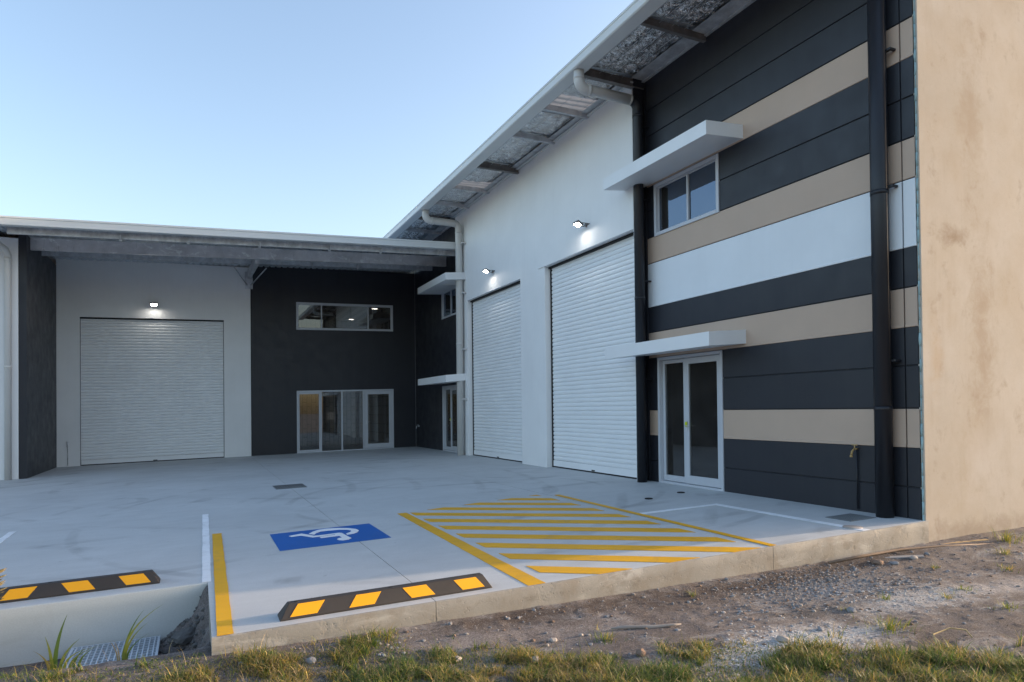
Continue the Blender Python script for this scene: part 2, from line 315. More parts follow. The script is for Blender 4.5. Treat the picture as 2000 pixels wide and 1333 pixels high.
def arc(c, r, a0, a1, u, v, n=7):
    c = Vector(c); u = Vector(u); v = Vector(v)
    return [c+u*r*math.cos(a0+(a1-a0)*i/n)+v*r*math.sin(a0+(a1-a0)*i/n) for i in range(n+1)]
GA, GB_, YB = 0.02259, -0.00169, 24.552
def G(x, y): return GA*x+GB_*(y-YB)

# numpy value noise
_perm = rng.random((512, 512))
def vnoise(x, y, s):
    x = np.asarray(x)*s+137.3; y = np.asarray(y)*s+71.7
    xi = np.floor(x).astype(int); yi = np.floor(y).astype(int); fx = x-xi; fy = y-yi
    fx = fx*fx*(3-2*fx); fy = fy*fy*(3-2*fy)
    g = lambda a, b: _perm[a % 512, b % 512]
    return (g(xi, yi)*(1-fx)+g(xi+1, yi)*fx)*(1-fy)+(g(xi, yi+1)*(1-fx)+g(xi+1, yi+1)*fx)*fy-0.5
def fbm(x, y, s, o=4):
    r = 0; a = 1.0
    for i in range(o): r = r+a*vnoise(x, y, s*2**i+i*.37); a *= 0.5
    return r
def sstep(a, b, t): t = np.clip((t-a)/(b-a), 0, 1); return t*t*(3-2*t)

# ------------------------------------------------------------------ ground
def gz(x, y):
    x = np.asarray(x, float); y = np.asarray(y, float)
    z = -0.285+0.018*fbm(x, y, 0.8, 2)+0.005*fbm(x, y, 5.0, 4)+0.008*sstep(0.15, .6, fbm(x, y, 13, 3))
    z = z-0.03*sstep(4.55, 4.3, y)+0.03*sstep(4.5, 4.88, y)
    z = z+0.05*sstep(-2.5, 1.0, x)*sstep(3.5, 4.6, y)
    pit = sstep(-7.42, -7.65, x)*sstep(5.02, 5.7, y)
    z = z*(1-pit)+pit*(-0.62+0.02*fbm(x, y, 3, 3))
    # rubble heap in the notch corner
    rb = sstep(-7.95, -7.55, x)*sstep(5.9, 6.35, y)*sstep(6.62, 6.5, y)
    z = z+0.22*rb*(0.9+0.5*fbm(x, y, 6, 3))
    under = sstep(6.52, 6.7, y)*sstep(-7.47, -7.48, x)+sstep(4.92, 5.1, y)*sstep(-7.48, -7.42, x)
    z = z*(1-np.clip(under, 0, 1))+np.clip(under, 0, 1)*(-0.75)
    far = sstep(12, 60, np.hypot(x+6, y-4)); z = z*(1-far)-0.8*far
    return z
def graded(a, b, step, lo, hi, n):
    core = np.arange(a, b+1e-6, step)
    k = np.linspace(0, 1, n)[1:]**2.5
    return np.concatenate([(a-(a-lo)*k)[::-1], core, core[-1]+(hi-core[-1])*k])
gx = graded(-10.2, 2.6, 0.03, -900, 900, 22); gy = graded(1.4, 6.6, 0.03, -900, 1500, 22)
XX, YY = np.meshgrid(gx, gy, indexing='ij'); ZZ = gz(XX, YY)
nx, ny = XX.shape
me = bpy.data.meshes.new("ground"); vv = np.stack([XX, YY, ZZ], -1).reshape(-1, 3)
ii = (np.arange(nx-1)[:, None]*ny+np.arange(ny-1)[None]).reshape(-1)
ff = np.stack([ii, ii+ny, ii+ny+1, ii+1], -1)
me.vertices.add(len(vv)); me.vertices.foreach_set('co', vv.reshape(-1)); me.loops.add(ff.size); me.loops.foreach_set('vertex_index', ff.reshape(-1).astype(np.int32))
me.polygons.add(len(ff)); me.polygons.foreach_set('loop_start', np.arange(0, ff.size, 4, dtype=np.int32)); me.polygons.foreach_set('use_smooth', np.ones(len(ff), bool))
me.update(calc_edges=True); me.validate(); me.materials.append(DIRT)
tag(bpy.data.objects.new("ground", me), kind='structure'); C.objects.link(bpy.data.objects["ground"])

# ------------------------------------------------------------------ slab (three pours with open joints between)
slab = None
def pour(x0, x1, yf, yb, name, parent=None, fmat=CEDGE, zb=-0.95, caps=(0, 1)):
    mb = MB(); n = max(2, int((x1-x0)/0.035)) if yf < 8 else 40
    xs = np.linspace(x0, x1, n+1)
    depth = [yb, 18.0, 12.0, 8.0, yf+0.9, yf+0.05]
    for i, x in enumerate(xs):
        j = 0.0; t = G(x, yf)
        ch = 0.005+0.002*float(fbm(x, 3.3, 3, 2))
        for y in depth: mb.v.append((x, y, G(x, y)))
        mb.v += [(x, yf+0.016+j, t), (x, yf+0.004+j, t-ch*0.6), (x, yf+j, t-ch*1.6), (x, yf+j*1.2, t-0.10), (x, yf+j*0.8, t-0.2), (x, yf, zb), (x, yb, zb)]
    k = 13; top = mb.mi(CONC); ed = mb.mi(fmat)
    for i in range(n):
        for q in range(12):
            mb.f.append((i*k+q, i*k+q+1, (i+1)*k+q+1, (i+1)*k+q)); mb.m.append(top if q < 6 else ed); mb.sm.append(5 <= q < 10)
    for base in caps:
        b = len(mb.v); q0 = 0 if base == 0 else n*k
        mb.v += mb.v[q0:q0+k]; f = tuple(range(b, b+k)); mb.f.append(f if base == 0 else f[::-1]); mb.m.append(ed); mb.sm.append(False)
    return mb.build(name, parent, kind=None if parent else 'structure')
slab = pour(-5.920, -2.412, 4.88, 24.9, "pavement")
pour(-7.49, -5.925, 4.88, 24.9, "pavement_slab", slab)
pour(-2.407, 0.02, 4.88, 24.9, "pavement_slab", slab)
pour(-22.0, -7.49, 6.5, 24.9, "pavement_slab", slab, CRET, caps=(0,))
def sheet(poly, m, name, dz=0.004, kind=None):
    mb = MB(); vs = [(x, y, G(x, y)+dz) for x, y in poly]
    bot = [(x, y, G(x, y)+dz-0.003) for x, y in poly]; n = len(vs)
    mb.add(vs+bot, [tuple(range(n))]+[(i, n+i, n+(i+1) % n, (i+1) % n) for i in range(n)], m)
    return mb.build(name, slab)
def densify(poly, step=0.12, j=0.0025):
    out = []
    for i in range(len(poly)):
        a = Vector(poly[i]); b = Vector(poly[(i+1) % len(poly)]); n = max(1, int((b-a).length/step))
        for t in range(n):
            p = a.lerp(b, t/n); out.append((p.x+random.uniform(-j, j), p.y+random.uniform(-j, j)))
    return out
sheet(densify([(-7.535, 6.53), (-7.462, 6.53), (-7.42, 10.92), (-7.50, 10.92)]), RWHT, "painted_line")
sheet(densify([(-7.458, 4.895), (-7.355, 4.895), (-7.30, 9.05), (-7.405, 9.05)]), RYEL, "painted_line", 0.007)
sheet(densify([(-9.80, 9.6), (-9.72, 9.6), (-9.76, 10.93), (-9.84, 10.93)]), RWHT, "painted_line")
sheet(densify([(-5.125, 4.895), (-4.965, 4.895), (-4.89, 9.2), (-5.02, 9.2)]), RYEL, "hatch_border")
sheet(densify([(-2.44, 4.895), (-2.355, 4.895), (-2.27, 9.45), (-2.36, 9.45)]), RYEL, "hatch_border", 0.007)
sheet(densify([(-2.33, 7.15), (-0.96, 7.17), (-0.96, 7.26), (-2.33, 7.25)]), RWHT, "painted_line")
sheet(densify([(-1.06, 4.90), (-0.955, 4.90), (-0.955, 7.168), (-1.06, 7.165)]), RWHT, "painted_line")
def clip(poly, a, b, c):       # keep a*x+b*y<=c
    out = []
    for i in range(len(poly)):
        p, q = poly[i], poly[(i+1) % len(poly)]; dp = a*p[0]+b*p[1]-c; dq = a*q[0]+b*q[1]-c
        if dp <= 0: out.append(p)
        if dp*dq < 0: t = dp/(dp-dq); out.append((p[0]+t*(q[0]-p[0]), p[1]+t*(q[1]-p[1])))
    return out
for k in range(-8, 6):
    yc = 9.02+0.612*k; sl = -0.80; hw = 0.14
    L0, L1 = -5.6, -1.8
    P = [(L0, yc+sl*(L0+4.83)-hw), (L1, yc+sl*(L1+4.83)-hw), (L1, yc+sl*(L1+4.83)+hw), (L0, yc+sl*(L0+4.83)+hw)]
    P = clip(P, -1, 0, 4.845); P = clip(P, 1, 0, -2.56) if P else P
    P = clip(P, 0, -1, -4.895) if P else P
    P = clip(P, -0.2, 1, 9.22+0.2*4.83) if P else P
    if len(P) >= 3 and max(p[0] for p in P)-min(p[0] for p in P) > 0.1: sheet(densify(P), RYEL, "hatch_stripe")
sheet([(-6.775, 7.52), (-5.553, 7.55), (-5.553, 8.64), (-6.775, 8.60)], RBLU, "accessible_bay_patch")
arcp = [(-6.356, 8.33), (-6.291, 8.456), (-6.209, 8.542), (-6.105, 8.567), (-5.962, 8.517), (-5.854, 8.424), (-5.791, 8.314), (-5.782, 8.196), (-5.829, 8.088), (-5.892, 8.025), (-5.965, 8.001), (-5.96, 8.087), (-5.907, 8.142), (-5.875, 8.198), (-5.865, 8.27), (-5.896, 8.34), (-5.984, 8.401), (-6.105, 8.421), (-6.205, 8.412), (-6.265, 8.344), (-6.304, 8.244)]
body = [(-6.586, 8.33), (-6.459, 8.393), (-6.429, 8.405), (-6.317, 8.163), (-6.174, 8.166), (-6.024, 8.193), (-5.997, 8.158), (-5.973, 7.846), (-5.961, 7.767), (-6.007, 7.701), (-6.075, 7.687), (-6.112, 7.732), (-6.123, 7.794), (-6.089, 7.855), (-6.051, 7.857), (-6.058, 7.991), (-6.158, 7.987), (-6.267, 7.977), (-6.274, 8.052), (-6.165, 8.08), (-6.084, 8.083), (-6.086, 8.123), (-6.184, 8.107), (-6.283, 8.082), (-6.348, 8.081), (-6.455, 8.279), (-6.565, 8.266)]
sheet(arcp, RWHT, "wheelchair_symbol", 0.008); sheet(body, RWHT, "wheelchair_symbol", 0.008)
# drain grates, covers
ZDARK = paint("dark_grate_steel", (0.16, 0.17, 0.18), 0.55, 0.25)
def grate(x0, x1, y0, y1, zf, name, label, nx_, ny_, top=0.003):
    ZINC = ZDARK if top < 0.01 else ZINC_
    t = thing(name, label, "drain grate", ((x0+x1)/2, (y0+y1)/2, zf((x0+x1)/2, (y0+y1)/2)))
    mb = MB(); b = 0.018; bw = 0.0035 if top < .01 else 0.005; ox, oy, oz = t.location
    def bx(a0, a1, c0, c1, h0, h1, m): mb.hexa([(x-ox, y-oy, zf(x, y)+h-oz) for h in (h0, h1) for x, y in ((a0, c0), (a1, c0), (a1, c1), (a0, c1))], m)
    bx(x0, x1, y0, y0+b, -0.02, top+.002, ZINC); bx(x0, x1, y1-b, y1, -0.02, top+.002, ZINC); bx(x0, x0+b, y0+b, y1-b, -0.02, top+.002, ZINC); bx(x1-b, x1, y0+b, y1-b, -0.02, top+.002, ZINC)
    mb.build("frame", t); mb = MB()
    for i in range(1, nx_): x = x0+(x1-x0)*i/nx_; bx(x-bw, x+bw, y0+b, y1-b, 0.0, top+.004, ZINC)
    for i in range(1, ny_): y = y0+(y1-y0)*i/ny_; bx(x0+b, x1-b, y-bw, y+bw, -0.001, top+.003, ZINC)
    mb.build("bars", t); mb = MB(); bx(x0+b, x1-b, y0+b, y1-b, -0.012, -0.002 if top < .01 else -0.008, GASKET); mb.build("sump", t)
    return t
grate(-0.70, -0.26, 5.33, 5.68, lambda x, y: G(x, y)+0.003, "drain_grate", "small square steel grate in the slab beside the big dark downpipe", 14, 12)
grate(-6.20, -5.62, 13.5, 14.2, lambda x, y: G(x, y)+0.003, "drain_grate", "square steel grate out in the middle of the forecourt on the joint line", 12, 12)
pg = grate(-8.50, -7.86, 5.90, 6.46, lambda x, y: -0.55, "drain_grate", "galvanised pit grate below the concrete retaining wall behind tall grass", 17, 9, 0.012)
for (x, y, r, m, lb, cc) in ((-0.985, 5.09, 0.10, ROCK, "round pale cap on the white bay line near the slab edge", "cap"), (-1.418, 8.208, 0.06, GASKET, "small dark round cover in the slab, farther from the glass door", "drain cover"), (-0.618, 8.435, 0.06, GASKET, "small dark round cover in the slab close to the glass door step", "drain cover")):
    mb = MB(); z = G(x, y)
    mb.tube([(x, y, z-0.01), (x, y, z+0.012)], [r, r], m, 28); mb.tube([(x, y, z+0.012), (x, y, z+0.015)], [r*0.82, r*0.80], m, 28)
    mb.build("drain_cover", loc=(x, y, z), label=lb, cat=cc)

# ------------------------------------------------------------------ building A (long warehouse on the right)
A = thing("warehouse", "tall warehouse with striped end, pale roller-door bays and a foil-lined eave", "building", (6, 14, 0))
ai = Matrix.Translation((-6, -14, 0))
def put(mb, name, parent=A, **k):
    # children keep world placement
    o = mb.build(name, None, **k); o.parent = parent; o.matrix_parent_inverse = parent.matrix_world.inverted() if parent.type != 'EMPTY' else Matrix.Translation(-parent.location)
    return o
def pieces(mb):
    out = []
    for (a, b, fa, fb) in mb.ch:
        t = MB(); t.mats = list(mb.mats); t.v = mb.v[a:b]; t.f = [tuple(i-a for i in f) for f in mb.f[fa:fb]]; t.m = mb.m[fa:fb]; t.sm = mb.sm[fa:fb]; out.append(t)
    return out
def putall(mb, name, parent, n=1, **k):
    ps = pieces(mb)
    for i in range(0, len(ps), n):
        t = MB(); t.mats = list(mb.mats)
        for p in ps[i:i+n]:
            b = len(t.v); t.v += p.v; t.f += [tuple(q+b for q in f) for f in p.f]; t.m += p.m; t.sm += p.sm
        put(t, name, parent, **k) if parent.type == 'EMPTY' else sub(t, name, parent, **k)
def sub(mb, name, parent, **k):
    o = mb.build(name, None, **k); o.parent = parent; o.matrix_parent_inverse = Matrix.Identity(4); return o
# striped precast wall, grooves are real
wy0, wy1, wz0, wz1 = 8.15, 9.807, 4.487, 5.433       # window
dy0, dy1, dz1 = 8.128, 9.768, 2.276                  # door
levels = [(-0.9, 0.398, DARK), (0.41, 0.868, DARK), (0.868, 1.322, TAN), (1.334, 1.824, DARK), (1.836, 2.285, DARK), (2.285, 2.748, TAN), (2.76, 3.224, DARK), (3.224, 4.021, STRIPEW),
          (4.033, 4.497, TAN), (4.509, 4.986, DARK), (4.998, 5.452, DARK), (5.452, 5.908, TAN), (5.92, 6.38, DARK), (6.392, 6.86, DARK), (6.872, 8.6, DARK)]
mb = MB()
def strip(y0, y1, a, b, m):
    segs = [(a, b)]
    def cut(segs, lo, hi):
        out = []
        for s0, s1 in segs:
            if s1 <= lo or s0 >= hi: out.append((s0, s1)); continue
            if s0 < lo: out.append((s0, lo))
            if s1 > hi: out.append((hi, s1))
        return out
    if y0 >= dy0-1e-4 and y1 <= dy1+1e-4: segs = cut(segs, -5, dz1)
    if y0 >= wy0-1e-4 and y1 <= wy1+1e-4: segs = cut(segs, wz0, wz1)
    for s0, s1 in segs:
        c = 0.006   # small arris on the groove lips
        lo = c if abs(s0-a) < 1e-6 else 0; hi = c if abs(s1-b) < 1e-6 else 0
        mb.add([(0.06, y0, s0), (lo, y0, s0), (0, y0, s0+lo), (0, y0, s1-hi), (hi, y0, s1), (0.06, y0, s1), (0.06, y1, s0), (lo, y1, s0), (0, y1, s0+lo), (0, y1, s1-hi), (hi, y1, s1), (0.06, y1, s1)],
               [(0, 1, 7, 6), (1, 2, 8, 7), (2, 3, 9, 8), (3, 4, 10, 9), (4, 5, 11, 10), (0, 5, 4, 3, 2, 1), (6, 7, 8, 9, 10, 11)], m)
ys = sorted({4.94, 5.10, 5.118, dy0, wy0, wy1, dy1, 10.10})
for a, b, m in levels:
    yy = [y for y in ys]
    for q in range(len(yy)-1):
        y0, y1 = yy[q], yy[q+1]
        if abs(y0-5.10) < 1e-6: continue
        strip(y0, y1, a, b, m)
    # groove line near the foot of the coloured bands
put(mb, "striped_wall")
mb = MB()
# backing wall behind the grooves (with openings)
def wallx(mb, x0, x1, Y0, Y1, Z0, Z1, holes, m):
    ysx = sorted({Y0, Y1, *[h[0] for h in holes], *[h[1] for h in holes]}); zsx = sorted({Z0, Z1, *[h[2] for h in holes if h[2] > Z0], *[h[3] for h in holes]})
    for i in range(len(ysx)-1):
        run = None
        for j in range(len(zsx)-1):
            ym = (ysx[i]+ysx[i+1])/2; zm = (zsx[j]+zsx[j+1])/2
            if any(h[0] < ym < h[1] and h[2] < zm < h[3] for h in holes):
                if run is not None: mb.box(x0, x1, ysx[i], ysx[i+1], run, zsx[j], m); run = None
            elif run is None: run = zsx[j]
        if run is not None: mb.box(x0, x1, ysx[i], ysx[i+1], run, Z1, m)
def wally(mb, y0, y1, X0, X1, Z0, Z1, holes, m):
    t = MB(); wallx(t, y0, y1, X0, X1, Z0, Z1, holes, m)
    mb.add([(p[1], p[0], p[2]) for p in t.v], t.f, m)
mb = MB(); wallx(mb, 0.018, 0.16, 4.96, 10.1, -0.9, 8.55, [(dy0, dy1, -5, dz1), (wy0, wy1, wz0, wz1)], DARK); put(mb, "wall_backing")
# stripe lips: thin painted arris below each coloured band
mb = MB()
for z, m in ((0.868, TAN), (2.285, TAN), (3.224, STRIPEW), (5.452, TAN)):
    for y0, y1 in ((4.945, 5.098), (5.12, dy0-0.001) if z < 2.3 else (5.12, 10.098), (dy1+0.001, 10.098) if z < 2.3 else (0, 0)):
        if y1 > y0: mb.prism([(0.0, z), (-0.006, z+0.004), (-0.006, z+0.030), (0.0, z+0.036)], y0, y1, m, 'y')
putall(mb, "band_lip", A)
# recessed dark wall near corner (far end)
mb = MB(); wallx(mb, 0.0, 0.16, 19.2, 34.0, -0.9, 7.5, [(19.82, 21.46, -5, 2.185), (19.82, 21.46, 4.457, 5.397)], DARK); put(mb, "dark_wall")
mb = MB(); mb.box(-0.012, 0.0, YB-0.014, YB-0.002, G(0, YB), 7.0, SEAL); put(mb, "corner_seal")
# pale projecting bays
XF = -0.22
mb = MB()
mb.box(XF, 0.05, 18.58, 19.52, -0.9, 7.42, WHITE)
mb.box(XF, 0.05, 14.95, 18.58, 4.65, 7.42, WHITE)
mb.box(XF, 0.05, 13.97, 14.95, -0.9, 7.42, WHITE)
mb.box(XF, 0.05, 13.66, 13.97, -0.9, 4.69, WHITE)
put(mb, "pale_wall", bevel=0.004)
mb = MB(); mb.box(XF-0.022, 0.05, 10.125, 13.965, 4.69, 7.42, WHITE)
put(mb, "pale_lintel_panel", bevel=0.004)
mb = MB(); mb.box(XF-0.022, -0.02, 10.10, 10.124, -0.5, 4.69, WHITE); put(mb, "door_jamb")
mb = MB(); mb.box(XF-0.02, 0.05, 10.078, 10.099, -0.5, 7.5, DARK); put(mb, "dark_return")
mb = MB(); mb.box(-0.03, -0.006, 10.02, 10.045, G(0, 10), 7.3, DARK); put(mb, "corner_trim")
# roller doors
def roller(parent, plane, a0, a1, z0f, z1, pitch, axis, name, label, nearkw=None, sh=None):
    """corrugated curtain; axis 'y': door lies in x=plane spanning y a0..a1; axis 'x': lies in y=plane"""
    mb = MB(); prof = []
    z = z1+0.1; zb = min(z0f(a0), z0f(a1))+0.17
    n = int((z-zb)/pitch); z = zb+n*pitch
    rows = []
    for i in range(n, 0, -1):
        zt = zb+i*pitch
        for t, d in ((0.0, 0.015), (0.07, 0.004), (0.16, -0.005), (0.5, -0.011), (0.84, -0.005), (0.93, 0.004)):
            rows.append((zt-t*pitch, d))
    rows.append((zb, 0.010))
    nseg = 1
    for zz, d in rows:
        for a in (a0, a1):
            mb.v.append((plane+d, a, zz) if axis == 'y' else (a, plane+d, zz))
    k = mb.mi(SLAT)
    for i in range(len(rows)-1): mb.f.append((2*i, 2*i+1, 2*i+3, 2*i+2)); mb.m.append(k); mb.sm.append(False)
    if sh: mb.shear(*sh)
    c = put(mb, name, parent, label=label)
    # bottom rail
    mb = MB()
    def q(d0, d1, b0, b1, zz0, zz1, m):
        ps = []
        for dz in (0, 1):
            for dd, aa in ((d0, b0), (d1, b0), (d1, b1), (d0, b1)):
                base = z0f(aa)+zz0 if dz == 0 else (zz1 if zz1 > 0.5 else z0f(aa)+zz1)
                ps.append((plane+dd, aa, base) if axis == 'y' else (aa, plane+dd, base))
        mb.hexa(ps, m)
    zr = zb+0.0
    q(-0.016, 0.012, a0+.02, a1-.02, 0.03, 0.165, SLAT); q(-0.010, 0.010, a0+.02, a1-.02, 0.0, 0.03, GASKET)
    if sh: mb.shear(*sh)
    sub(mb, "bottom_rail", c)
    mb = MB(); am = (a0+a1)/2; q(-0.022, -0.016, am-.06, am+.06, 0.035, 0.06, GASKET)
    if sh: mb.shear(*sh)
    sub(mb, "lock", c)
    mb = MB(); q(-0.03, -0.012, a0-.0, a0+.035, 0.0, z1-0.002 if True else 0, SLAT) if False else None
    return c
roller(A, -0.05, 10.13, 13.655, lambda y: G(0, y), 4.69, 0.094, 'y', "roller_door", "wider pale roller door next to the dark stripes")
roller(A, -0.05, 14.955, 18.575, lambda y: G(0, y), 4.65, 0.094, 'y', "roller_door", "narrower-looking pale roller door nearer the corner")
mb = MB()
for (a, b, zt) in ((10.13, 13.655, 4.69), (14.955, 18.575, 4.65)):
    mb.box(-0.075, -0.03, b-0.045, b, G(0, b)-.02, zt-0.003, GASKET)
    mb.box(-0.12, -0.02, a, b, zt-0.045, zt-0.006, GASKET)
putall(mb, "door_guide", A)
# windows & doors built in a wall plane: fr(u0,u1,z0,z1) boxes; axis as above. normal towards -axis
def win(parent, plane, axis, u0, u1, z0, z1, mull, name="window", label=None, proud=0.02, fw_=0.06, sh=None, depth=0.09, z0f=None, sashes=True):
    sgn = 1
    def bx(mb, d0, d1, a0, a1, c0, c1, m):
        if axis == 'y': mb.box(plane+d0, plane+d1, a0, a1, c0, c1, m)
        else: mb.box(a0, a1, plane+d0, plane+d1, c0, c1, m)
    mb = MB()
    bx(mb, -proud, depth, u0, u0+fw_, z0, z1, ALU); bx(mb, -proud, depth, u1-fw_, u1, z0, z1, ALU)
    bx(mb, -proud, depth, u0+fw_, u1-fw_, z1-fw_, z1, ALU); bx(mb, -proud-0.006, depth, u0+fw_, u1-fw_, z0, z0+fw_, ALU)
    # stepped inner frame
    i = fw_
    bx(mb, 0.03, depth-.01, u0+i, u0+i+.022, z0+i, z1-i, ALU); bx(mb, 0.03, depth-.01, u1-i-.022, u1-i, z0+i, z1-i, ALU)
    bx(mb, 0.03, depth-.01, u0+i+.022, u1-i-.022, z1-i-.022, z1-i, ALU); bx(mb, 0.03, depth-.01, u0+i+.022, u1-i-.022, z0+i, z0+i+.022, ALU)
    for u in mull: bx(mb, 0.012, depth-.015, u-.019, u+.019, z0+i+.022, z1-i-.022, ALU)
    if sh: mb.shear(*sh)
    f = put(mb, name, parent, bevel=0.003, label=label)
    us = [u0+i+.022]+list(mull)+[u1-i-.022]
    for q in range(len(us)-1):
        mb = MB(); g0 = us[q]+(.019 if q else 0); g1 = us[q+1]-(.019 if q < len(us)-2 else 0)
        bx(mb, 0.045+0.004*(q % 2), 0.050+0.004*(q % 2), g0, g1, z0+i+.022, z1-i-.022, GLASSU if axis == 'y' else GLASSB)
        if sh: mb.shear(*sh)
        sub(mb, "pane", f)
    return f, bx
win(A, 0.0, 'y', wy0, wy1, wz0, wz1, [8.934], "window", "upper window under the canopy, reflecting blue sky")
win(A, 0.0, 'y', 19.82, 21.46, 4.457, 5.397, [20.64], "window", "upper window on the dark wall by the white downpipe")
def leafdoor(parent, plane, axis, u0, u1, zg, z1, um, name, label, hinge_hi, sh=None, tagon=True, glass_side=None):
    """glazed door: fixed light + leaf. um = meeting line"""
    def bx(mb, d0, d1, a0, a1, c0, c1, m):
        if axis == 'y': mb.box(plane+d0, plane+d1, a0, a1, c0, c1, m)
        else: mb.box(a0, a1, plane+d0, plane+d1, c0, c1, m)
    mb = MB(); w_ = 0.055
    bx(mb, -.02, .10, u0, u0+w_, zg-.05, z1, ALU); bx(mb, -.02, .10, u1-w_, u1, zg-.05, z1, ALU); bx(mb, -.02, .10, u0+w_, u1-w_, z1-w_, z1, ALU); bx(mb, -.025, .12, u0+w_, u1-w_, zg-.05, zg+.022, ALU)
    if sh: mb.shear(*sh)
    fr = put(mb, name, parent, bevel=0.003, label=label)
    (l0, l1, s0, s1) = (u0+w_+.004, um-.004, um+.004, u1-w_-.004) if hinge_hi is False else (u0+w_+.004, um-.004, um+.004, u1-w_-.004)
    def panel(a0, a1, st, rec, nm):
        mb = MB()
        bx(mb, rec, rec+.045, a0, a0+st, zg+.03, z1-w_-.006, ALU); bx(mb, rec, rec+.045, a1-st, a1, zg+.03, z1-w_-.006, ALU)
        bx(mb, rec, rec+.045, a0+st, a1-st, z1-w_-.006-st, z1-w_-.006, ALU); bx(mb, rec, rec+.045, a0+st, a1-st, zg+.03, zg+.03+st+.04, ALU)
        g = 0.006
        if sh: mb.shear(*sh)
        p = sub(mb, nm, fr, bevel=0.002)
        mb = MB(); bx(mb, rec+.018, rec+.024, a0+st, a1-st, zg+.03+st+.04, z1-w_-.006-st, GLASS)
        if sh: mb.shear(*sh)
        sub(mb, "pane", fr); return p
    return fr, panel, (l0, l1, s0, s1), bx, w_
def handle(fr, axis, plane, u, z, dirn, tagon, sh=None):
    mb = MB()
    if axis == 'y':
        mb.box(plane-.008, plane+.0, u-.02, u+.02, z-.08, z+.08, GALV); mb.tube([(plane, u, z), (plane-.05, u, z)], .009, GALV, 10); mb.tube([(plane-.05, u, z), (plane-.05, u+dirn*.12, z)], .008, GALV, 10)
    else:
        mb.box(u-.02, u+.02, plane-.008, plane, z-.08, z+.08, GALV); mb.tube([(u, plane, z), (u, plane-.05, z)], .009, GALV, 10); mb.tube([(u, plane-.05, z), (u+dirn*.12, plane-.05, z)], .008, GALV, 10)
    if sh: mb.shear(*sh)
    sub(mb, "handle", fr)
    if tagon:
        mb = MB(); mb.box(plane-.03, plane-.012, u-.028, u+.022, z-.02, z+.065, YTAG); sub(mb, "key_tag", fr, bevel=.004)
for (u0, u1, um, lb) in ((8.128, 9.768, 9.08, "glazed double door under the lower canopy with a yellow tag"), (19.82, 21.46, 20.77, "glazed door half hidden behind the white downpipe")):
    zg = G(0, (u0+u1)/2)+0.012; z1 = 2.276 if u0 < 10 else 2.185
    fr, panel, (l0, l1, s0, s1), bx, w_ = leafdoor(A, 0.0, 'y', u0, u1, zg, z1, um, "door", lb, True)
    panel(l0, l1, 0.10, 0.02, "door_leaf"); panel(s0, s1, 0.06, 0.05, "side_light")
    handle(fr, 'y', 0.02, l1-.05, zg+1.02, -1, True)
    mb = MB()
    for zz in (zg+.25, zg+1.1, zg+1.85): mb.box(-.012, .022, l0-.008, l0+.008, zz-.05, zz+.05, ALU)
    putall(mb, "hinge", fr)
# canopies
for (y0, y1, zw, lb) in ((7.62, 10.38, 5.58, "upper wedge-like white canopy over the window in the stripes"), (7.62, 10.40, 2.44, "lower white canopy over the glass door in the stripes"), (18.68, 21.45, 5.42, "upper white canopy by the far corner"), (18.74, 21.5, 2.37, "lower white canopy by the far corner")):
    mb = MB(); xo = -0.73 if y0 < 10 else -0.86; xi = 0.0
    dz = -0.055; h = 0.105
    xi2 = XF-0.024
    for (a, b, xin) in ((y0, 10.076, 0.0), (10.0765, y1, xi2)) if y0 < 10 else ((y0, 19.52, XF), (19.52, y1, 0.0)):
        mb.hexa([(xo, a, zw+dz-h), (xin-.001, a, zw-h), (xin-.001, b, zw-h), (xo, b, zw+dz-h), (xo, a, zw+dz+h), (xin-.001, a, zw+h), (xin-.001, b, zw+h), (xo, b, zw+dz+h)], CANOPY)
    put(mb, "canopy", label=lb)
# main roof: sheet, gutter, eave framing
zr = lambda x: 7.50+0.045*(x+1.35)
def roofseg(y0, y1, m, name):
    mb = MB(); n = max(1, int(round((y1-y0)/0.19)))
    for i in range(n):
        a = y0+(y1-y0)*i/n; b = y0+(y1-y0)*(i+1)/n; c = a+(b-a)*0.72; e = 0.03
        for (p, q, dz0, dz1) in ((a, c-.02, 0, 0), (c-.02, c, 0, e), (c, b-.02, e, e), (b-.02, b, e, 0)):
            X0, X1 = -1.40, (14.0 if m is SHEET else 14.0)
            mb.hexa([(X0, p, zr(X0)+dz0), (X1, p, zr(X1)+dz0), (X1, q, zr(X1)+dz1), (X0, q, zr(X0)+dz1), (X0, p, zr(X0)+dz0+.004), (X1, p, zr(X1)+dz0+.004), (X1, q, zr(X1)+dz1+.004), (X0, q, zr(X0)+dz1+.004)], m)
    mb.norecalc = 1
    put(mb, name)
roofseg(4.95, 11.22, SHEET, "roof_sheet"); roofseg(11.22, 11.98, SKYL, "skylight"); roofseg(11.98, 16.50, SHEET, "roof_sheet"); roofseg(16.50, 17.05, SKYL, "skylight"); roofseg(17.05, 34.0, SHEET, "roof_sheet")
mb = MB(); mb.prism([(-1.59, 7.30), (-1.35, 7.30), (-1.35, 7.46), (-1.37, 7.46), (-1.37, 7.318), (-1.572, 7.318), (-1.572, 7.50), (-1.60, 7.50), (-1.60, 7.485), (-1.612, 7.485), (-1.612, 7.455), (-1.60, 7.44), (-1.60, 7.345), (-1.608, 7.338), (-1.608, 7.318)], 4.80, 34.0, GUTTER, 'y')
put(mb, "gutter")
mb = MB(); mb.box(-1.349, -1.335, 4.95, 34, 7.31, 7.49, GALV); put(mb, "fascia")
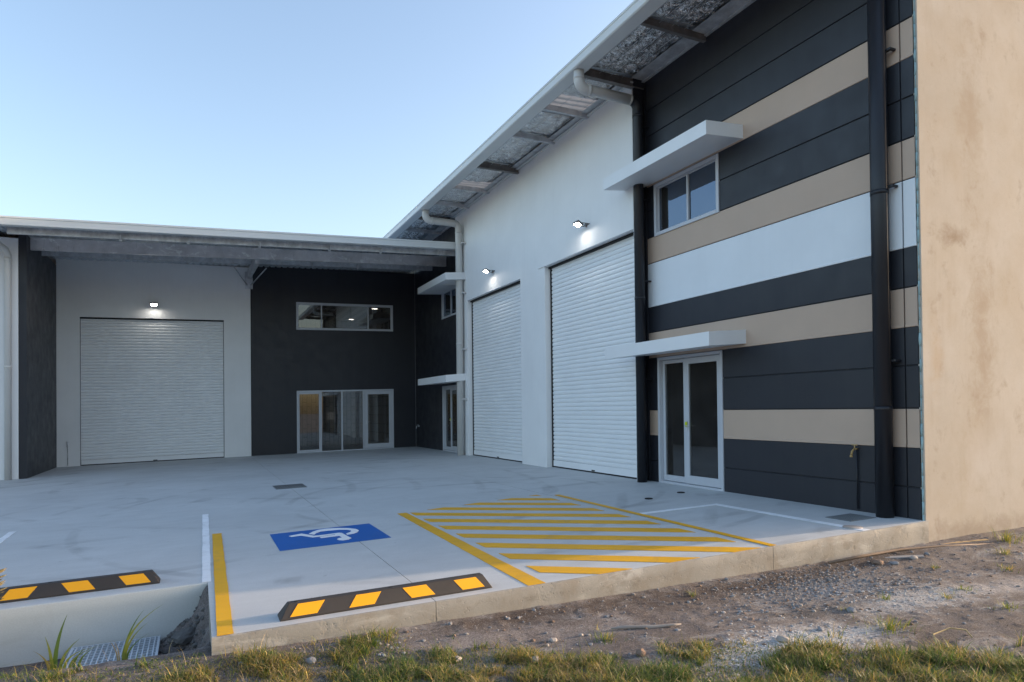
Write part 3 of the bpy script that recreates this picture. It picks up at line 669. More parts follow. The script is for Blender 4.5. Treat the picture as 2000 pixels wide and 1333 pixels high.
# end box of the interior and rear shell so daylight cannot leak
mb = MB(); mb.box(13.8, 14.0, 5.2, 34, -0.9, 8.15, INT); mb.box(0.16, 13.8, 33.8, 34.0, -0.9, 7.5, INT); putall(mb, "rear_wall", A)
mb = MB(); mb.box(-1.40, 14.0, 4.80, 4.93, 7.505, 8.6, DARK) if False else None
def csec(mb, y, x0, x1, zt, h, m, fl=0.06):
    mb.box(x0, x1, y-.004, y+.004, zt-h, zt, m); mb.box(x0, x1, y+.004, y+fl, zt-h, zt-h+.006, m); mb.box(x0, x1, y+.004, y+fl, zt-.006, zt, m)
for y in (5.3, 10.10, 14.98, 19.78, 24.6):
    mb = MB(); mb.box(-1.33, -0.02 if y < 10.2 or y > 19.6 else XF-.004, y-.05, y+.05, 7.30, 7.316, GALVD); mb.box(-1.33, -0.02 if y < 10.2 or y > 19.6 else XF-.004, y-.005, y+.005, 7.316, 7.47, GALVD)
    put(mb, "rafter", bevel=0.002)
for y in (6.7, 8.38, 11.62, 13.05, 16.80, 18.3, 21.4, 23.0):
    mb = MB(); csec(mb, y, -1.33, -0.02 if y < 10.2 or y > 19.6 else XF-.004, 7.465, 0.115, GALVD if y < 10 else GALV); put(mb, "purlin")
# flashing strip along the head of the wall
mb = MB(); mb.box(-0.30, -0.243, 10.075, 19.53, 7.385, 7.41, GUTTER); mb.box(-0.06, -0.002, 4.95, 10.07, 7.43, 7.45, GALV); mb.box(-0.06, -0.002, 19.53, 33, 7.38, 7.40, GALV); putall(mb, "wall_flashing", A)
mb = MB(); mb.box(-0.43, -0.241, 10.13, 19.5, 7.425, 7.431, GALV); mb.box(-0.31, -0.005, 4.96, 10.05, 7.455, 7.461, GALV); mb.box(-0.31, -0.005, 19.56, 33, 7.425, 7.431, GALV); putall(mb, 'eave_lining', A)
# quilted foil insulation between the members
edges = [4.97, 5.3, 6.7, 8.38, 10.10, 11.22, None, 11.98, 13.05, 14.98, 16.50, None, 17.05, 18.3, 19.78, 21.4, 23.0, 24.6, 30.0]
for i in range(len(edges)-1):
    a, b = edges[i], edges[i+1]
    if a is None or b is None: continue
    a += 0.05; b -= 0.02
    if b-a < 0.3: continue
    x0, x1 = -1.325, (-0.30 if a < 10 else -0.42)
    nxx = 54; nyy = max(8, int((b-a)/0.015))
    X_, Y_ = np.meshgrid(np.linspace(x0, x1, nxx), np.linspace(a, b, nyy), indexing='ij')
    t = (Y_-a)/(b-a); sag = 0.035*np.sin(np.pi*t)**0.6
    wx = X_+0.03*fbm(X_, Y_, 3, 2); wy = Y_+0.045*fbm(X_, Y_, 2.2, 2)
    q = (np.abs(np.sin(np.pi*wx/0.29))**0.45)*(0.35+0.65*np.abs(np.sin(np.pi*wy/0.15))**0.5)
    cr = 0.050*np.abs(fbm(wx*0.4, wy*1.2, 5, 3))+0.02*np.abs(fbm(wx*1.3, wy, 9, 2))
    if a < 10: cr = cr*1.5
    ed = np.minimum(1, np.minimum(t, 1-t)*10+0.1)
    Z_ = np.asarray([zr(x) for x in X_[:, 0]])[:, None]-0.010-sag*0.6-(0.036*q+cr)*ed
    mb = MB(); mb.mi(FOIL); mb.v = [tuple(p) for p in np.stack([X_, Y_, Z_], -1).reshape(-1, 3).tolist()]
    for ia in range(nxx-1):
        for ib in range(nyy-1): mb.f.append((ia*nyy+ib, ia*nyy+ib+1, (ia+1)*nyy+ib+1, (ia+1)*nyy+ib))
    mb.m = [0]*len(mb.f); mb.sm = [True]*len(mb.f); mb.norecalc = 1
    put(mb, "foil_insulation")
mb = MB()
for k in range(4):
    x = -1.22+0.25*k
    mb.box(x-.003, x+.003, 4.97, 24.5, zr(x)-.098, zr(x)-.093, GALV)
putall(mb, "support_wire", A)
# downpipes of A
def bend_pipe(xg, y, zh, xv, ztop, rad, mats, split, ground, name, lb):
    ra = 0.15
    p1 = [(xg, y, ztop)]+[tuple(v) for v in arc((xg+ra, y, zh+ra), ra, math.pi, 1.5*math.pi, (1, 0, 0), (0, 0, 1))]
    p2 = [tuple(v) for v in arc((xv-ra, y, zh-ra), ra, math.pi/2, 0, (1, 0, 0), (0, 0, 1))]+[(xv, y, ground)]
    mb = MB(); m1, m2 = mats
    if split is None: mb.tube(p1+p2, rad, m1, 28)
    else: mb.tube(p1+[(split, y, zh)], rad, m1, 28); mb.tube([(split+.002, y, zh)]+p2, rad*0.985, m2, 28)
    c = put(mb, name, A, label=lb)
    mb = MB()
    for (a, b) in ((p1[0], (xg, y, ztop-.0)),): pass
    x2 = split if split is not None else xv-ra
    mb.tube([(xg+ra+.01, y, zh), (xg+ra+.08, y, zh)], rad*1.06, m1, 28); mb.tube([(x2-.03, y, zh), (x2, y, zh)], rad*1.05, m1, 28); mb.tube([(xg, y, zh+ra), (xg, y, zh+ra+.05)], rad*1.05, m1, 28)
    for z in (zh-.25, 3.4): mb.tube([(xv, y, z), (xv, y, z-.05)], rad*1.05, m2 if m2 else m1, 28)
    putall(mb, "pipe_socket", c)
    return c
p = bend_pipe(-1.475, 9.975, 7.00, -0.232, 7.31, 0.092, (WPIPE, DPIPE), -0.39, G(0, 10)-.01, "downpipe", "downpipe bending white then dark beside the wide roller door")
mb = MB()
for z in (6.55, 5.2, 3.7, 1.9): mb.box(-.10, -.002, 9.93, 9.96, z-.012, z+.012, DPIPE); mb.box(-.15, -.10, 9.935, 9.955, z-.012, z+.012, DPIPE)
putall(mb, "bracket", p, 2)
p = bend_pipe(-1.40, 18.86, 7.02, -0.36, 7.31, 0.105, (WPIPE, None), None, G(0, 18.9)-.01, "downpipe", "white downpipe with two bends at the far corner")
mb = MB()
for z in (6.4, 4.9, 3.2, 1.7): mb.box(-.30, XF, 18.62, 18.66, z-.02, z+.02, WPIPE); mb.box(-.34, -.30, 18.62, 18.80, z-.02, z+.02, WPIPE)
putall(mb, "bracket", p, 2)
mb = MB(); mb.tube([(-0.117, 5.318, G(0, 5.3)-.01), (-0.117, 5.318, 7.9)], 0.099, DPIPE, 32)
p = put(mb, "downpipe", A, label="big straight dark downpipe near the tan wall")
mb = MB()
for z in (1.35, 3.95, 6.55): mb.tube([(-0.117, 5.318, z-.05), (-0.117, 5.318, z+.004)], [0.102, 0.103], DPIPE, 32)
putall(mb, "pipe_socket", p)
mb = MB()
for z in (5.62, 3.98, 1.9): mb.box(-.05, 0, 5.16, 5.19, z-.012, z+.012, DPIPE); mb.box(-.10, -.05, 5.16, 5.24, z-.012, z+.012, DPIPE)
putall(mb, "bracket", p, 2)
# interior rooms of A
mb = MB()
for (y0, y1) in ((5.3, 10.6), (19.0, 23.8)):
    mb.box(4.0, 4.1, y0, y1, -.2, 5.8, INT); mb.box(0.165, 4.0, y0-.1, y0, -.2, 5.8, INT); mb.box(0.165, 4.0, y1, y1+.1, -.2, 5.8, INT)
    mb.box(0.165, 4.0, y0, y1, -.2, G(0, y0)-.0, INT); mb.box(0.165, 4.0, y0, y1, 2.75, 2.95, INT); mb.box(0.165, 4.0, y0, y1, 5.65, 5.8, INT)
putall(mb, "interior_wall", A)

# ------------------------------------------------------------------ raw concrete end wall
mb = MB(); mb.box(0.0, 14.0, 4.90, 4.955, -0.9, 9.2, CTAN); mb.box(0.17, 14.0, 4.955, 5.10, -0.9, 9.2, CTAN)
W = mb.build("concrete_wall", bevel=0.006, label="raw tan precast concrete end wall with brown stains, catching warm light", cat="wall")
mb = MB()
for i in range(60):
    z = -0.05+i*0.15; o_ = random.uniform(-.004, .004); r_ = random.uniform(.006, .014)
    mb.tube([(-0.002, 4.925+o_, z), (-0.003+o_*.5, 4.925-o_, z+.075), (-0.002, 4.925, z+.15)], [r_, r_*random.uniform(.4, 1.3), r_], FOAM, 8)
put(mb, "joint_foam", W)

# ------------------------------------------------------------------ building B (far, facing camera)
B = thing("warehouse_wing", "far warehouse wing with one roller door, a dark glazed bay and a flat carport roof", "building", (-6, 28, 0))
SB = 0.0226
rxa, rxb, rzt = -10.86, -6.72, 4.46
mb = MB(); wally(mb, YB, YB+.16, -11.47, -5.862, -0.9, 6.30, [(rxa, rxb, -5, rzt)], WHITE); mb.shear(SB, -8.78); put(mb, "pale_wall", B)
gx0, gx1 = -4.365, -0.868
mb = MB(); wally(mb, YB-.012, YB+.16, -5.862, 0.0, -0.9, 6.55, [(gx0, gx1, -5, 2.154), (gx0, gx1, 4.322, 5.30)], DARK); mb.shear(SB, -2.6); put(mb, "dark_wall", B)
mb = MB(); mb.box(-5.872, -5.852, YB-.022, YB-.012, G(-5.8, YB), 6.4, GASKET); put(mb, "panel_joint", B)
roller(B, YB+.07, rxa+.005, rxb-.005, lambda x: G(-8.78, YB), rzt, 0.0955, 'x', "roller_door", None, sh=(SB, -8.78))
mb = MB(); mb.box(rxa, rxa+.02, YB+.03, YB+.075, -.25, rzt, SEAL); mb.box(rxb-.02, rxb, YB+.03, YB+.075, -.25, rzt, SEAL); mb.box(rxa, rxb, YB+.02, YB+.10, rzt-.05, rzt-.003, GASKET); mb.shear(SB, -8.78); putall(mb, "door_guide", B)
win(B, YB-.012, 'x', gx0, gx1, 4.322, 5.30, [-3.487, -1.80], "window", "long high window with two lit ceiling lights inside", sh=(SB, -2.6))
zg = G(-2.6, YB)+.012
fr, panel, (l0, l1, s0, s1), bx, w_ = leafdoor(B, YB-.012, 'x', gx0, gx1, zg, 2.154, -1.98, "shopfront", "aluminium shopfront: three fixed panes and a door", False, sh=(SB, -2.6))
panel(-1.965, gx1-w_-.004, 0.12, 0.0, "door_leaf")
mb = MB()
for u in (-3.53, -2.786, -2.0): bx(mb, -.015, .09, u-.028, u+.028, zg+.022, 2.154-w_, ALU)
bx(mb, -.0, .06, gx0+w_, gx0+w_+.04, zg+.022, 2.154-w_, ALU); bx(mb, -.0, .06, -3.60, -3.56, zg+.022, 2.154-w_, ALU); bx(mb, .0, .06, gx0+w_+.04, -3.60, 2.154-w_-.07, 2.154-w_, ALU); bx(mb, .0, .06, gx0+w_+.04, -3.60, zg+.022, zg+.09, ALU)
mb.shear(SB, -2.6); putall(mb, "mullion", fr, bevel=.002)
for (a, b, m) in ((gx0+w_+.04, -3.60, GLASS), (-3.502, -2.814, GLASS), (-2.758, -2.028, GLASS)):
    mb = MB(); bx(mb, .03, .036, a, b, zg+.022, 2.154-w_, m); mb.shear(SB, -2.6); sub(mb, "pane", fr)
handle(fr, 'x', YB-.012, -1.90, zg+1.0, 1, False, (SB, -2.6))
mb = MB()
for z0_, z1_ in ((-.3, 2.7), (2.9, 5.6)):
    mb.box(-5.8, -.1, YB+7.0, YB+7.1, z0_, z1_, INT); mb.box(-5.9, -5.8, YB+.165, YB+7.1, z0_, z1_, INT); mb.box(-.1, -.02, YB+.165, YB+7.1, z0_, z1_, INT)
    mb.box(-5.8, -.1, YB+.165, YB+7.0, z1_, z1_+.1, INT); mb.box(-5.8, -.1, YB+.165, YB+7.0, z0_-.1, z0_+(.12 if z0_ < 0 else 0), INT)
putall(mb, "interior_wall", B)
# left side wall of the recess
mb = MB(); mb.box(-11.64, -11.47, 20.58, YB+.16, -0.9, 5.98, DARK); put(mb, "side_wall", B, bevel=.004)
# rear shell
mb = MB(); mb.box(-22, -.02, 36, 36.2, -.9, 6.4, INT); mb.box(-22.2, -22, 20.75, 36.2, -.9, 5.7, INT); putall(mb, "rear_wall", B)
# carport roof
SR = 0.043
zb = lambda x: 6.035+SR*(x+6.1)
def rs(x, y): return zb(x)+0.165+0.035*(y-19.0)
mb = MB(); k = mb.mi(SHEET)
xs = []; x = -22.0
while x < -0.25: xs += [(x, 0), (x+.12, 0), (x+.14, .028), (x+.18, .028), (x+.20, 0)]; x += .20
for (xx, d) in xs: mb.v += [(xx, 19.06, rs(xx, 19.06)+d), (xx, 36.2, rs(xx, 36.2)+d)]
for i in range(len(xs)-1): mb.f.append((2*i, 2*i+1, 2*i+3, 2*i+2)); mb.m.append(k); mb.sm.append(False)
mb.norecalc = 1; put(mb, "roof_sheet", B)
def slopex(mb, poly, x0, x1, m, slope=SR, xr=-6.1):
    t = MB(); t.prism(poly, x0, x1, m, 'x'); t.shear(slope, xr); mb.add(t.v, t.f, m)
mb = MB(); slopex(mb, [(19.0, 6.035), (19.15, 6.035), (19.15, 6.18), (19.14, 6.18), (19.14, 6.05), (19.012, 6.05), (19.012, 6.245), (18.994, 6.245), (18.994, 6.225), (18.985, 6.222), (18.985, 6.20), (19.0, 6.195), (19.0, 6.075), (18.992, 6.07), (18.992, 6.045)], -22.0, -0.245, GUTTER); put(mb, "gutter", B)
for (y, zt, h) in ((19.33, 6.165, 0.255), (22.4, 6.26, 0.21)):
    mb = MB(); slopex(mb, [(y, zt-h), (y+.07, zt-h), (y+.07, zt-h+.008), (y+.008, zt-h+.008), (y+.008, zt-.008), (y+.07, zt-.008), (y+.07, zt), (y, zt)], -11.62, -0.24 if y < 19.6 else -.01, GALV); put(mb, "purlin", B)
    for xq in (-9.28, -7.75, -5.99, -4.12, -2.65):
        mb = MB(); zz = zt+SR*(xq+6.1); mb.box(xq-.03, xq+.03, y-.012, y-.003, zz-h-.05, zz-.01, GALV); mb.box(xq-.006, xq+.006, y-.16, y-.012, zz-h-.02, zz-h+.09, GALV); put(mb, "cleat", B)
mb = MB(); slopex(mb, [(20.95, 5.66), (21.06, 5.66), (21.06, 5.672), (20.965, 5.672), (20.965, 5.968), (21.06, 5.968), (21.06, 5.98), (20.95, 5.98)], -11.46, -0.012, BEAM, 0.045, -11.47); put(mb, "beam", B, bevel=.003)
mb = MB(); mb.hexa([(-5.98, 21.07, 5.78), (-5.86, 21.07, 5.78), (-5.86, YB-.02, 5.98), (-5.98, YB-.02, 5.98), (-5.98, 21.07, 6.06), (-5.86, 21.07, 6.06), (-5.86, YB-.02, 6.2), (-5.98, YB-.02, 6.2)], GALV)
put(mb, "rafter", B)
mb = MB(); mb.box(-6.05, -5.80, YB-.05, YB-.025, 5.62, 6.2, GALV)
mb.tube([(-5.86, YB-.03, 5.75), (-5.5, 22.9, 6.05)], .02, GALV, 8); mb.tube([(-5.98, YB-.03, 5.75), (-6.5, 22.9, 6.05)], .02, GALV, 8); putall(mb, "fly_brace", B)
# neighbouring pale building on the far left
N = thing("pale_building", "pale warehouse front cut by the left edge of the frame, with a white downpipe", "building", (-16, 20.6, 0))
mb = MB(); mb.box(-22, -11.645, 20.58, 20.74, -.9, 5.85, WHITE); put(mb, "wall", N, bevel=.004)
mb = MB(); mb.tube([(-12.18, 19.1, 5.86), (-12.18, 19.1, 5.74), (-12.13, 19.3, 5.70), (-11.86, 20.33, 5.50), (-11.838, 20.45, 5.40), (-11.838, 20.47, 5.30), (-11.838, 20.47, G(-11.8, 20.5)-.01)], 0.075, WPIPE, 24); dp = put(mb, "downpipe", N)
mb = MB(); mb.tube([(-11.838, 20.47, 5.32), (-11.838, 20.47, 5.22)], .08, WPIPE, 24); mb.tube([(-11.838, 20.47, 2.6), (-11.838, 20.47, 2.54)], .08, WPIPE, 24); putall(mb, "pipe_socket", dp)

# ------------------------------------------------------------------ floodlights, downlights, taps
def flood(loc, n, label):
    """n: outward normal"""
    n = Vector(n); t = thing("floodlight", label, "floodlight", loc, "lit floodlights above the roller doors"); side = Vector((0, 0, 1)).cross(n)
    tilt = R(62); fd = (n*math.cos(tilt)+Vector((0, 0, -1))*math.sin(tilt)).normalized(); upd = side.cross(fd).normalized()
    if upd.z < 0: upd = -upd
    c = n*0.20
    def ob(cc, a, b, d, m, nm, bev=.006):
        mb = MB(); ps = []
        for sz in (-1, 1):
            for (sx, sy) in ((-1, -1), (1, -1), (1, 1), (-1, 1)): ps.append(tuple(cc+side*a*sx+upd*b*sy+fd*d*sz))
        mb.hexa(ps, m); return mb.build(nm, t, bevel=bev)
    ob(c, .105, .075, .022, GALVD, "housing"); ob(c+fd*.0245, .08, .05, .002, LED, "lens", 0)
    for k in range(-3, 4): pass
    mb = MB(); mb.box(-.001, .001, -.001, .001, 0, .001, GALVD)
    mb = MB(); mb.tube([tuple(side*.113), tuple(side*.113+c), ], .008, GALVD, 8); mb.tube([tuple(-side*.113), tuple(-side*.113+c)], .008, GALVD, 8); mb.tube([tuple(-side*.113), tuple(side*.113)], .012, GALVD, 8)
    mb.tube([(0, 0, 0), tuple(n*.03)], .04, GALVD, 12); mb.build("bracket", t)
    return t
flood((XF-.024, 11.76, 5.18), (-1, 0, 0), "lit floodlight above the wide roller door, nearest the camera")
flood((XF, 16.62, 5.15), (-1, 0, 0), "lit floodlight above the second roller door near the white downpipe")
flood((-8.80, YB, 4.90), (0, -1, 0), "lit floodlight above the roller door of the far wing")
def downlight(loc, label):
    t = thing("ceiling_light", label, "ceiling light", loc, None); mb = MB(); mb.tube([(0, 0, 0), (0, 0, .02)], .14, ALU, 24); mb.build("trim", t)
    mb = MB(); mb.tube([(0, 0, -.004), (0, 0, -.0005)], .12, DLED, 24); mb.build("diffuser", t)
downlight((-1.00, 26.8, 5.53), "lit round ceiling light at the right end of the long high window")
downlight((-1.22, 30.3, 5.53), "lit round ceiling light in the middle pane of the long high window")
downlight((1.40, 9.80, 5.625), "lit round ceiling light behind the upper window in the stripes")
def tap(loc, n, label, m, pipe=0.5):
    n = Vector(n); s = Vector((0, 0, 1)).cross(n); t = thing("garden_tap", label, "tap", loc)
    mb = MB(); mb.tube([tuple(-n*.01), tuple(n*.07)], .011, m, 10); mb.tube([tuple(n*.07), tuple(n*.11+Vector((0, 0, -.03))), tuple(n*.12+Vector((0, 0, -.075)))], .012, m, 10)
    mb.tube([tuple(n*.06), tuple(n*.06+Vector((0, 0, .05)))], .007, m, 8); mb.tube([tuple(n*.125+Vector((0, 0, -.075))), tuple(n*.125+Vector((0, 0, -.10)))], .016, m, 10); mb.build("spout", t)
    mb = MB(); mb.tube([tuple(n*.06+Vector((0, 0, .052))-s*.04), tuple(n*.06+Vector((0, 0, .052))+s*.04)], .007, m, 8); mb.build("handle", t)
    mb = MB(); mb.tube([tuple(n*.022), tuple(n*.022+Vector((0, 0, -pipe)))], .011, m if m is not BRASS else DPIPE, 8); mb.build("pipe", t)
tap((0, 5.755, 0.82), (-1, 0, 0), "brass tap low on the dark stripe beside the big downpipe", BRASS, .76)
tap((-11.18, YB, 0.46), (0, -1, 0), "small tap left of the far roller door", GALV, .68)
tap((0, 24.1, .80), (-1, 0, 0), "small tap on the dark wall by the inner corner", GALV, .05)

# ------------------------------------------------------------------ wheel stops
def wheel_stop(cx, cy, label):
    t = thing("wheel_stop", label, "wheel stop", (cx, cy, G(cx, cy)+.001), "rubber wheel stops")
    H = .105; h = .825
    prof = [(-.088, 0), (-.088, .014), (-.038, H-.006), (-.030, H), (.030, H), (.038, H-.006), (.088, .014), (.088, 0)]
    mb = MB(); n = len(prof)
    # ends slope inwards
    st = [(-h, lambda q: q), (h, lambda q: q)]
    vs = []
    for sgn in (-1, 1):
        for (y, z) in prof: vs.append((sgn*(h-z*0.62), y, z+GA*sgn*h))
    fs = [(i, (i+1) % n, n+(i+1) % n, n+i) for i in range(n)]+[tuple(range(n))[::-1], tuple(range(n, 2*n))]
    mb.add(vs, fs, BLACK); mb.build("rubber_body", t, bevel=.004)
    sl = Vector((0, .05, H-.02)).normalized()
    for side in (-1, 1):
        for i, xc in enumerate((-.63, -.21, .21, .63)):
            lean = .035 if i < 2 else -.035
            def P(u, v, off):
                y = -.088+.05*v; z = .014+(H-.02)*v
                nn = Vector((0, -(H-.02), .05)).normalized()*off
                x = u+lean*(v-.5)*2
                return (x, (y+nn.y) if side < 0 else -(y+nn.y), z+nn.z+GA*x)
            c0, c1 = .07, .95
            ps = [P(xc-.095, c0, -.002), P(xc+.095, c0, -.002), P(xc+.095, c1, -.002), P(xc-.095, c1, -.002), P(xc-.095, c0, .0025), P(xc+.095, c0, .0025), P(xc+.095, c1, .0025), P(xc-.095, c1, .0025)]
            mb = MB(); mb.hexa(ps, YPANEL); mb.build("yellow_panel", t)
    for xc in (-.70, 0, .70):
        mb = MB(); z = H+GA*xc; mb.tube([(xc, 0, z-.01), (xc, 0, z+.002)], .017, GASKET, 14); mb.build("bolt_recess", t)
    return t
wheel_stop(-6.222, 5.085, "black and yellow rubber wheel stop at the slab edge below the blue wheelchair bay")
wheel_stop(-8.70, 6.80, "black and yellow rubber wheel stop above the retaining wall, cut by the left frame edge")

# ------------------------------------------------------------------ rocks, gravel
def rock_mesh(mb, c, r, m, flat=0.6, sub_=1, seed=0):
    rr = random.Random(seed); bm = bmesh.new(); bmesh.ops.create_icosphere(bm, subdivisions=sub_, radius=1)
    ax = [rr.uniform(.65, 1.25) for _ in range(3)]; a = rr.uniform(0, 6.28); ph = [rr.uniform(0, 6) for _ in range(3)]
    vs = []
    for v in bm.verts:
        p = v.co; k = 1+.16*math.sin(3*p.x+ph[0])*math.cos(4*p.y+ph[1])+rr.uniform(-.10, .10)
        x, y, z = p.x*ax[0]*k, p.y*ax[1]*k, p.z*flat*k
        vs.append((c[0]+r*(x*math.cos(a)-y*math.sin(a)), c[1]+r*(x*math.sin(a)+y*math.cos(a)), c[2]+r*z))
    mb.add(vs, [tuple(v.index for v in f.verts) for f in bm.faces], m); bm.free()
GRV = []
for i in range(4600):
    u = random.random()
    if u < .42: x = random.gauss(-2.3, .55); y = random.gauss(4.35, .25)
    elif u < .6: x = random.uniform(-8, 2); y = random.uniform(3.9, 4.86)
    else: x = random.uniform(-6.5, 2.2); y = random.uniform(1.6, 4.8)
    if y > 4.84 or y < 1.2: continue
    GRV.append((x, y, random.choice((.004, .005, .006, .007, .008, .009, .011, .016))))
for i in range(160): GRV.append((random.uniform(-7.9, -7.52), random.uniform(5.6, 6.45), random.uniform(.01, .035)))
mb = MB(); zs = gz([g[0] for g in GRV], [g[1] for g in GRV]); mb.norecalc = 1
tmpl = []
for (x, y, r), z in zip(GRV, zs):
    r *= random.uniform(.6, 1.25); rock_mesh(mb, (x, y, float(z)+r*.15), r, ROCKD if x < -7.5 else random.choice((ROCK, ROCKG, ROCKG, ROCKB)), random.uniform(.45, .8), 1, random.randrange(10**6))
mb.build("gravel", label="loose grey and brown gravel scattered over the dirt", kind='stuff', cat='gravel')
STN = [(-1.25, 4.60, .055, ROCKB, "brown rounded stone below the slab edge near the tan wall"), (-1.10, 4.52, .035, ROCKG, "grey stone right of the brown one near the slab edge"), (-4.864, 3.721, .045, ROCKB, "square-cut brown stone at the edge of the grass"), (-0.75, 4.55, .04, ROCK, "cream stone in front of the timber scraps"), (-0.45, 4.6, .03, ROCKG, "small grey stone below the timber strip"),
       (-2.75, 3.75, .04, ROCKG, "grey stone alone in the middle of the dirt"), (-3.80, 3.49, .05, ROCK, "flat white stone on the pale ash patch"), (-5.25, 4.25, .03, ROCK, "pale pebble left of the dry stick"), (-6.0, 4.22, .035, ROCK, "pale stone in the grass in front of the wheel stop"), (-5.55, 3.95, .045, ROCK, "rounded cream stone half in the grass at the bottom"), (-3.35, 3.55, .03, ROCKG, "small grey stone near the large grass tuft"), (-6.9, 4.55, .04, ROCKG, "grey stone in the grass below the yellow line"),
       (-7.66, 6.18, .10, ROCKD, "broken concrete lump in the pit corner beside the grate"), (-7.60, 5.85, .07, ROCKD, "brown rubble lump in the pit corner nearest the grass")]
for i, (x, y, r, m, lb) in enumerate(STN):
    z = float(gz(x, y)); mb = MB(); rock_mesh(mb, (x, y, z+r*.25), r, m, .6, 3 if r > .08 else 2, i+5); mb.build("stone", loc=(x, y, z), label=lb, cat="stone", group="stones lying on the dirt")
# white ash / lime crumbs
mb = MB(); mb.norecalc = 1; ASH = paint("lime_crumbs", (0.55, 0.53, 0.50), 0.95, 0.2)
for i in range(900):
    x = random.gauss(-3.75, .38); y = random.gauss(3.42, .16)
    if random.random() < .35: x = random.gauss(-1.9, .4); y = random.gauss(3.75, .2)
    z = float(gz(x, y)); rock_mesh(mb, (x, y, z+.001), random.uniform(.003, .012), ASH, .5, 1, i)
mb.build("lime_rubble", label="pale crumbled lime patches on the dirt by the grass", kind='stuff', cat='rubble')
# timber scraps, sticks
mb = MB(); z = float(gz(.35, 4.8))
mb.hexa([(-.02, 4.80, -.245), (.78, 4.66, -.235), (.79, 4.70, -.235), (-.01, 4.85, -.245), (-.02, 4.80, -.222), (.78, 4.66, -.212), (.79, 4.70, -.212), (-.01, 4.85, -.222)], WOOD)
mb.build("timber_strip", bevel=.002, label="pale sawn timber strip lying against the foot of the tan wall", cat="timber")
mb = MB(); pts = [(-1.75, 4.78, -.235), (-1.2, 4.80, -.225), (-.6, 4.79, -.215), (.0, 4.72, -.225), (.7, 4.56, -.235)]
mb.tube(pts, [.012, .016, .014, .014, .008], BARK, 8); mb.build("stick", label="long thin brown stick lying along the foot of the slab", cat="stick")
mb = MB(); mb.hexa([(-1.05, 4.70, -.255), (-.62, 4.52, -.25), (-.55, 4.58, -.25), (-.98, 4.76, -.255), (-1.05, 4.70, -.245), (-.62, 4.52, -.236), (-.55, 4.58, -.236), (-.98, 4.76, -.245)], ROCKG); mb.build("fibre_board_scrap", label="flat grey board scrap in front of the brown stick", cat="scrap")
mb = MB(); pts = []
for i in range(9):
    x = -4.75+i*.065; y = 4.25-i*.022; pts.append((x, y, float(gz(x, y))+.012+.006*math.sin(i)))
mb.tube(pts, [.006, .012, .016, .013, .02, .014, .012, .009, .004], ROCK, 8); mb.build("stick", label="short pale bleached stick on bare dirt in the middle", cat="stick")
mb = MB(); pts = [(-2.9, 2.95, 0), (-2.8, 3.05, .03), (-2.62, 3.04, .05), (-2.55, 2.97, .04), (-2.6, 2.9, .02)]; pts = [(x, y, float(gz(x, y))+.01+d) for x, y, d in pts]
mb.tube(pts, .005, STRAW, 6); mb.build("twig", label="curled dry twig above the grass at lower right", cat="twig")

# ------------------------------------------------------------------ grass
def blade(mb, x, y, z, h, wd, az, lean, m, n=3):
    dx, dy = math.cos(az), math.sin(az); px, py = -dy*wd/2, dx*wd/2
    if n >= 8: px, py = wd/2, -wd*.2
    b = len(mb.v); k = mb.mi(m)
    for i in range(n+1):
        t = i/n; o = lean*h*t*t; zz = z+h*t*(1-.35*lean*t); ww = 1-t**1.6*.95
        cx, cy = x+dx*o, y+dy*o
        mb.v.append((cx+px*ww, cy+py*ww, zz)); mb.v.append((cx-px*ww, cy-py*ww, zz))
    for i in range(n): mb.f.append((b+2*i, b+2*i+1, b+2*i+3, b+2*i+2)); mb.m.append(k); mb.sm.append(True)
def gline(x):      # grass grows on the camera side of this line
    return 2.93+(-3.0-x)*0.52 if x > -6.0 else min(4.86, 4.49+(-6.0-x)*0.9)
N_ = 230000
px_ = rng.uniform(-9.6, -1.0, N_); glv = np.array([gline(x) if x > -7.55 else (5.06 if x > -8.36 else 5.26) for x in px_])
rr0 = rng.random(N_); py_ = glv-np.where(rr0 < .8, rng.uniform(-.35, 1.0, N_), rng.uniform(1.0, 2.4, N_))
d1 = fbm(px_, py_, 1.7, 3); d2 = fbm(px_, py_, 6.0, 3); zz_ = gz(px_, py_); rr_ = rng.random(N_)
mb = MB(); mb.norecalc = 1
for i in range(N_):
    x, y = px_[i], py_[i]; gl = gline(x)
    if x < -7.55: gl = 5.06 if x > -8.36 else 5.26
    low = 1.0
    s = gl-y+.55*d1[i]*(1 if x > -6.3 else .4)
    if x > -7.5 and y > 4.84: continue
    if s < 0:
        if not (d2[i] > .52 and y < 4.7 and rr_[i] < .25): continue
    dens = min(1, s/.25+.25) if s > 0 else .6
    if d2[i] < -.10+(.14 if s < .5 else 0): dens *= .4; low = .5
    if rr_[i] > dens: continue
    warm = d1[i]*1.2+random.uniform(-.5, .5)+(.35 if -8.4 < x < -6.7 else 0)
    m = GR[0] if warm < -.05 else (GR[1] if warm < .28 else (GR[2] if warm < .62 else GR[3]))
    if random.random() < .16: m = GR[3]
    if random.random() < .2: m = GR[4]
    if random.random() < .035:
        blade(mb, x, y, float(zz_[i])-.004, random.uniform(.08, .17), random.uniform(.002, .004), random.uniform(0, 6.28), random.uniform(.4, 1.7), GR[random.choice((3, 3, 2, 1))], 5); continue
    hb = low*(.75+1.1*max(0, d2[i]+.15))+(.35 if x > -4 else 0)
    blade(mb, x, y, float(zz_[i])-.004, hb*random.uniform(.022, .080)*(1.35 if random.random() < .15 else 1), random.uniform(.0035, .008), random.uniform(0, 6.28), random.uniform(.3, 1.5), m)
mb.build("grass", label="short green and straw-coloured grass along the bottom of the frame", kind='stuff', cat='grass')
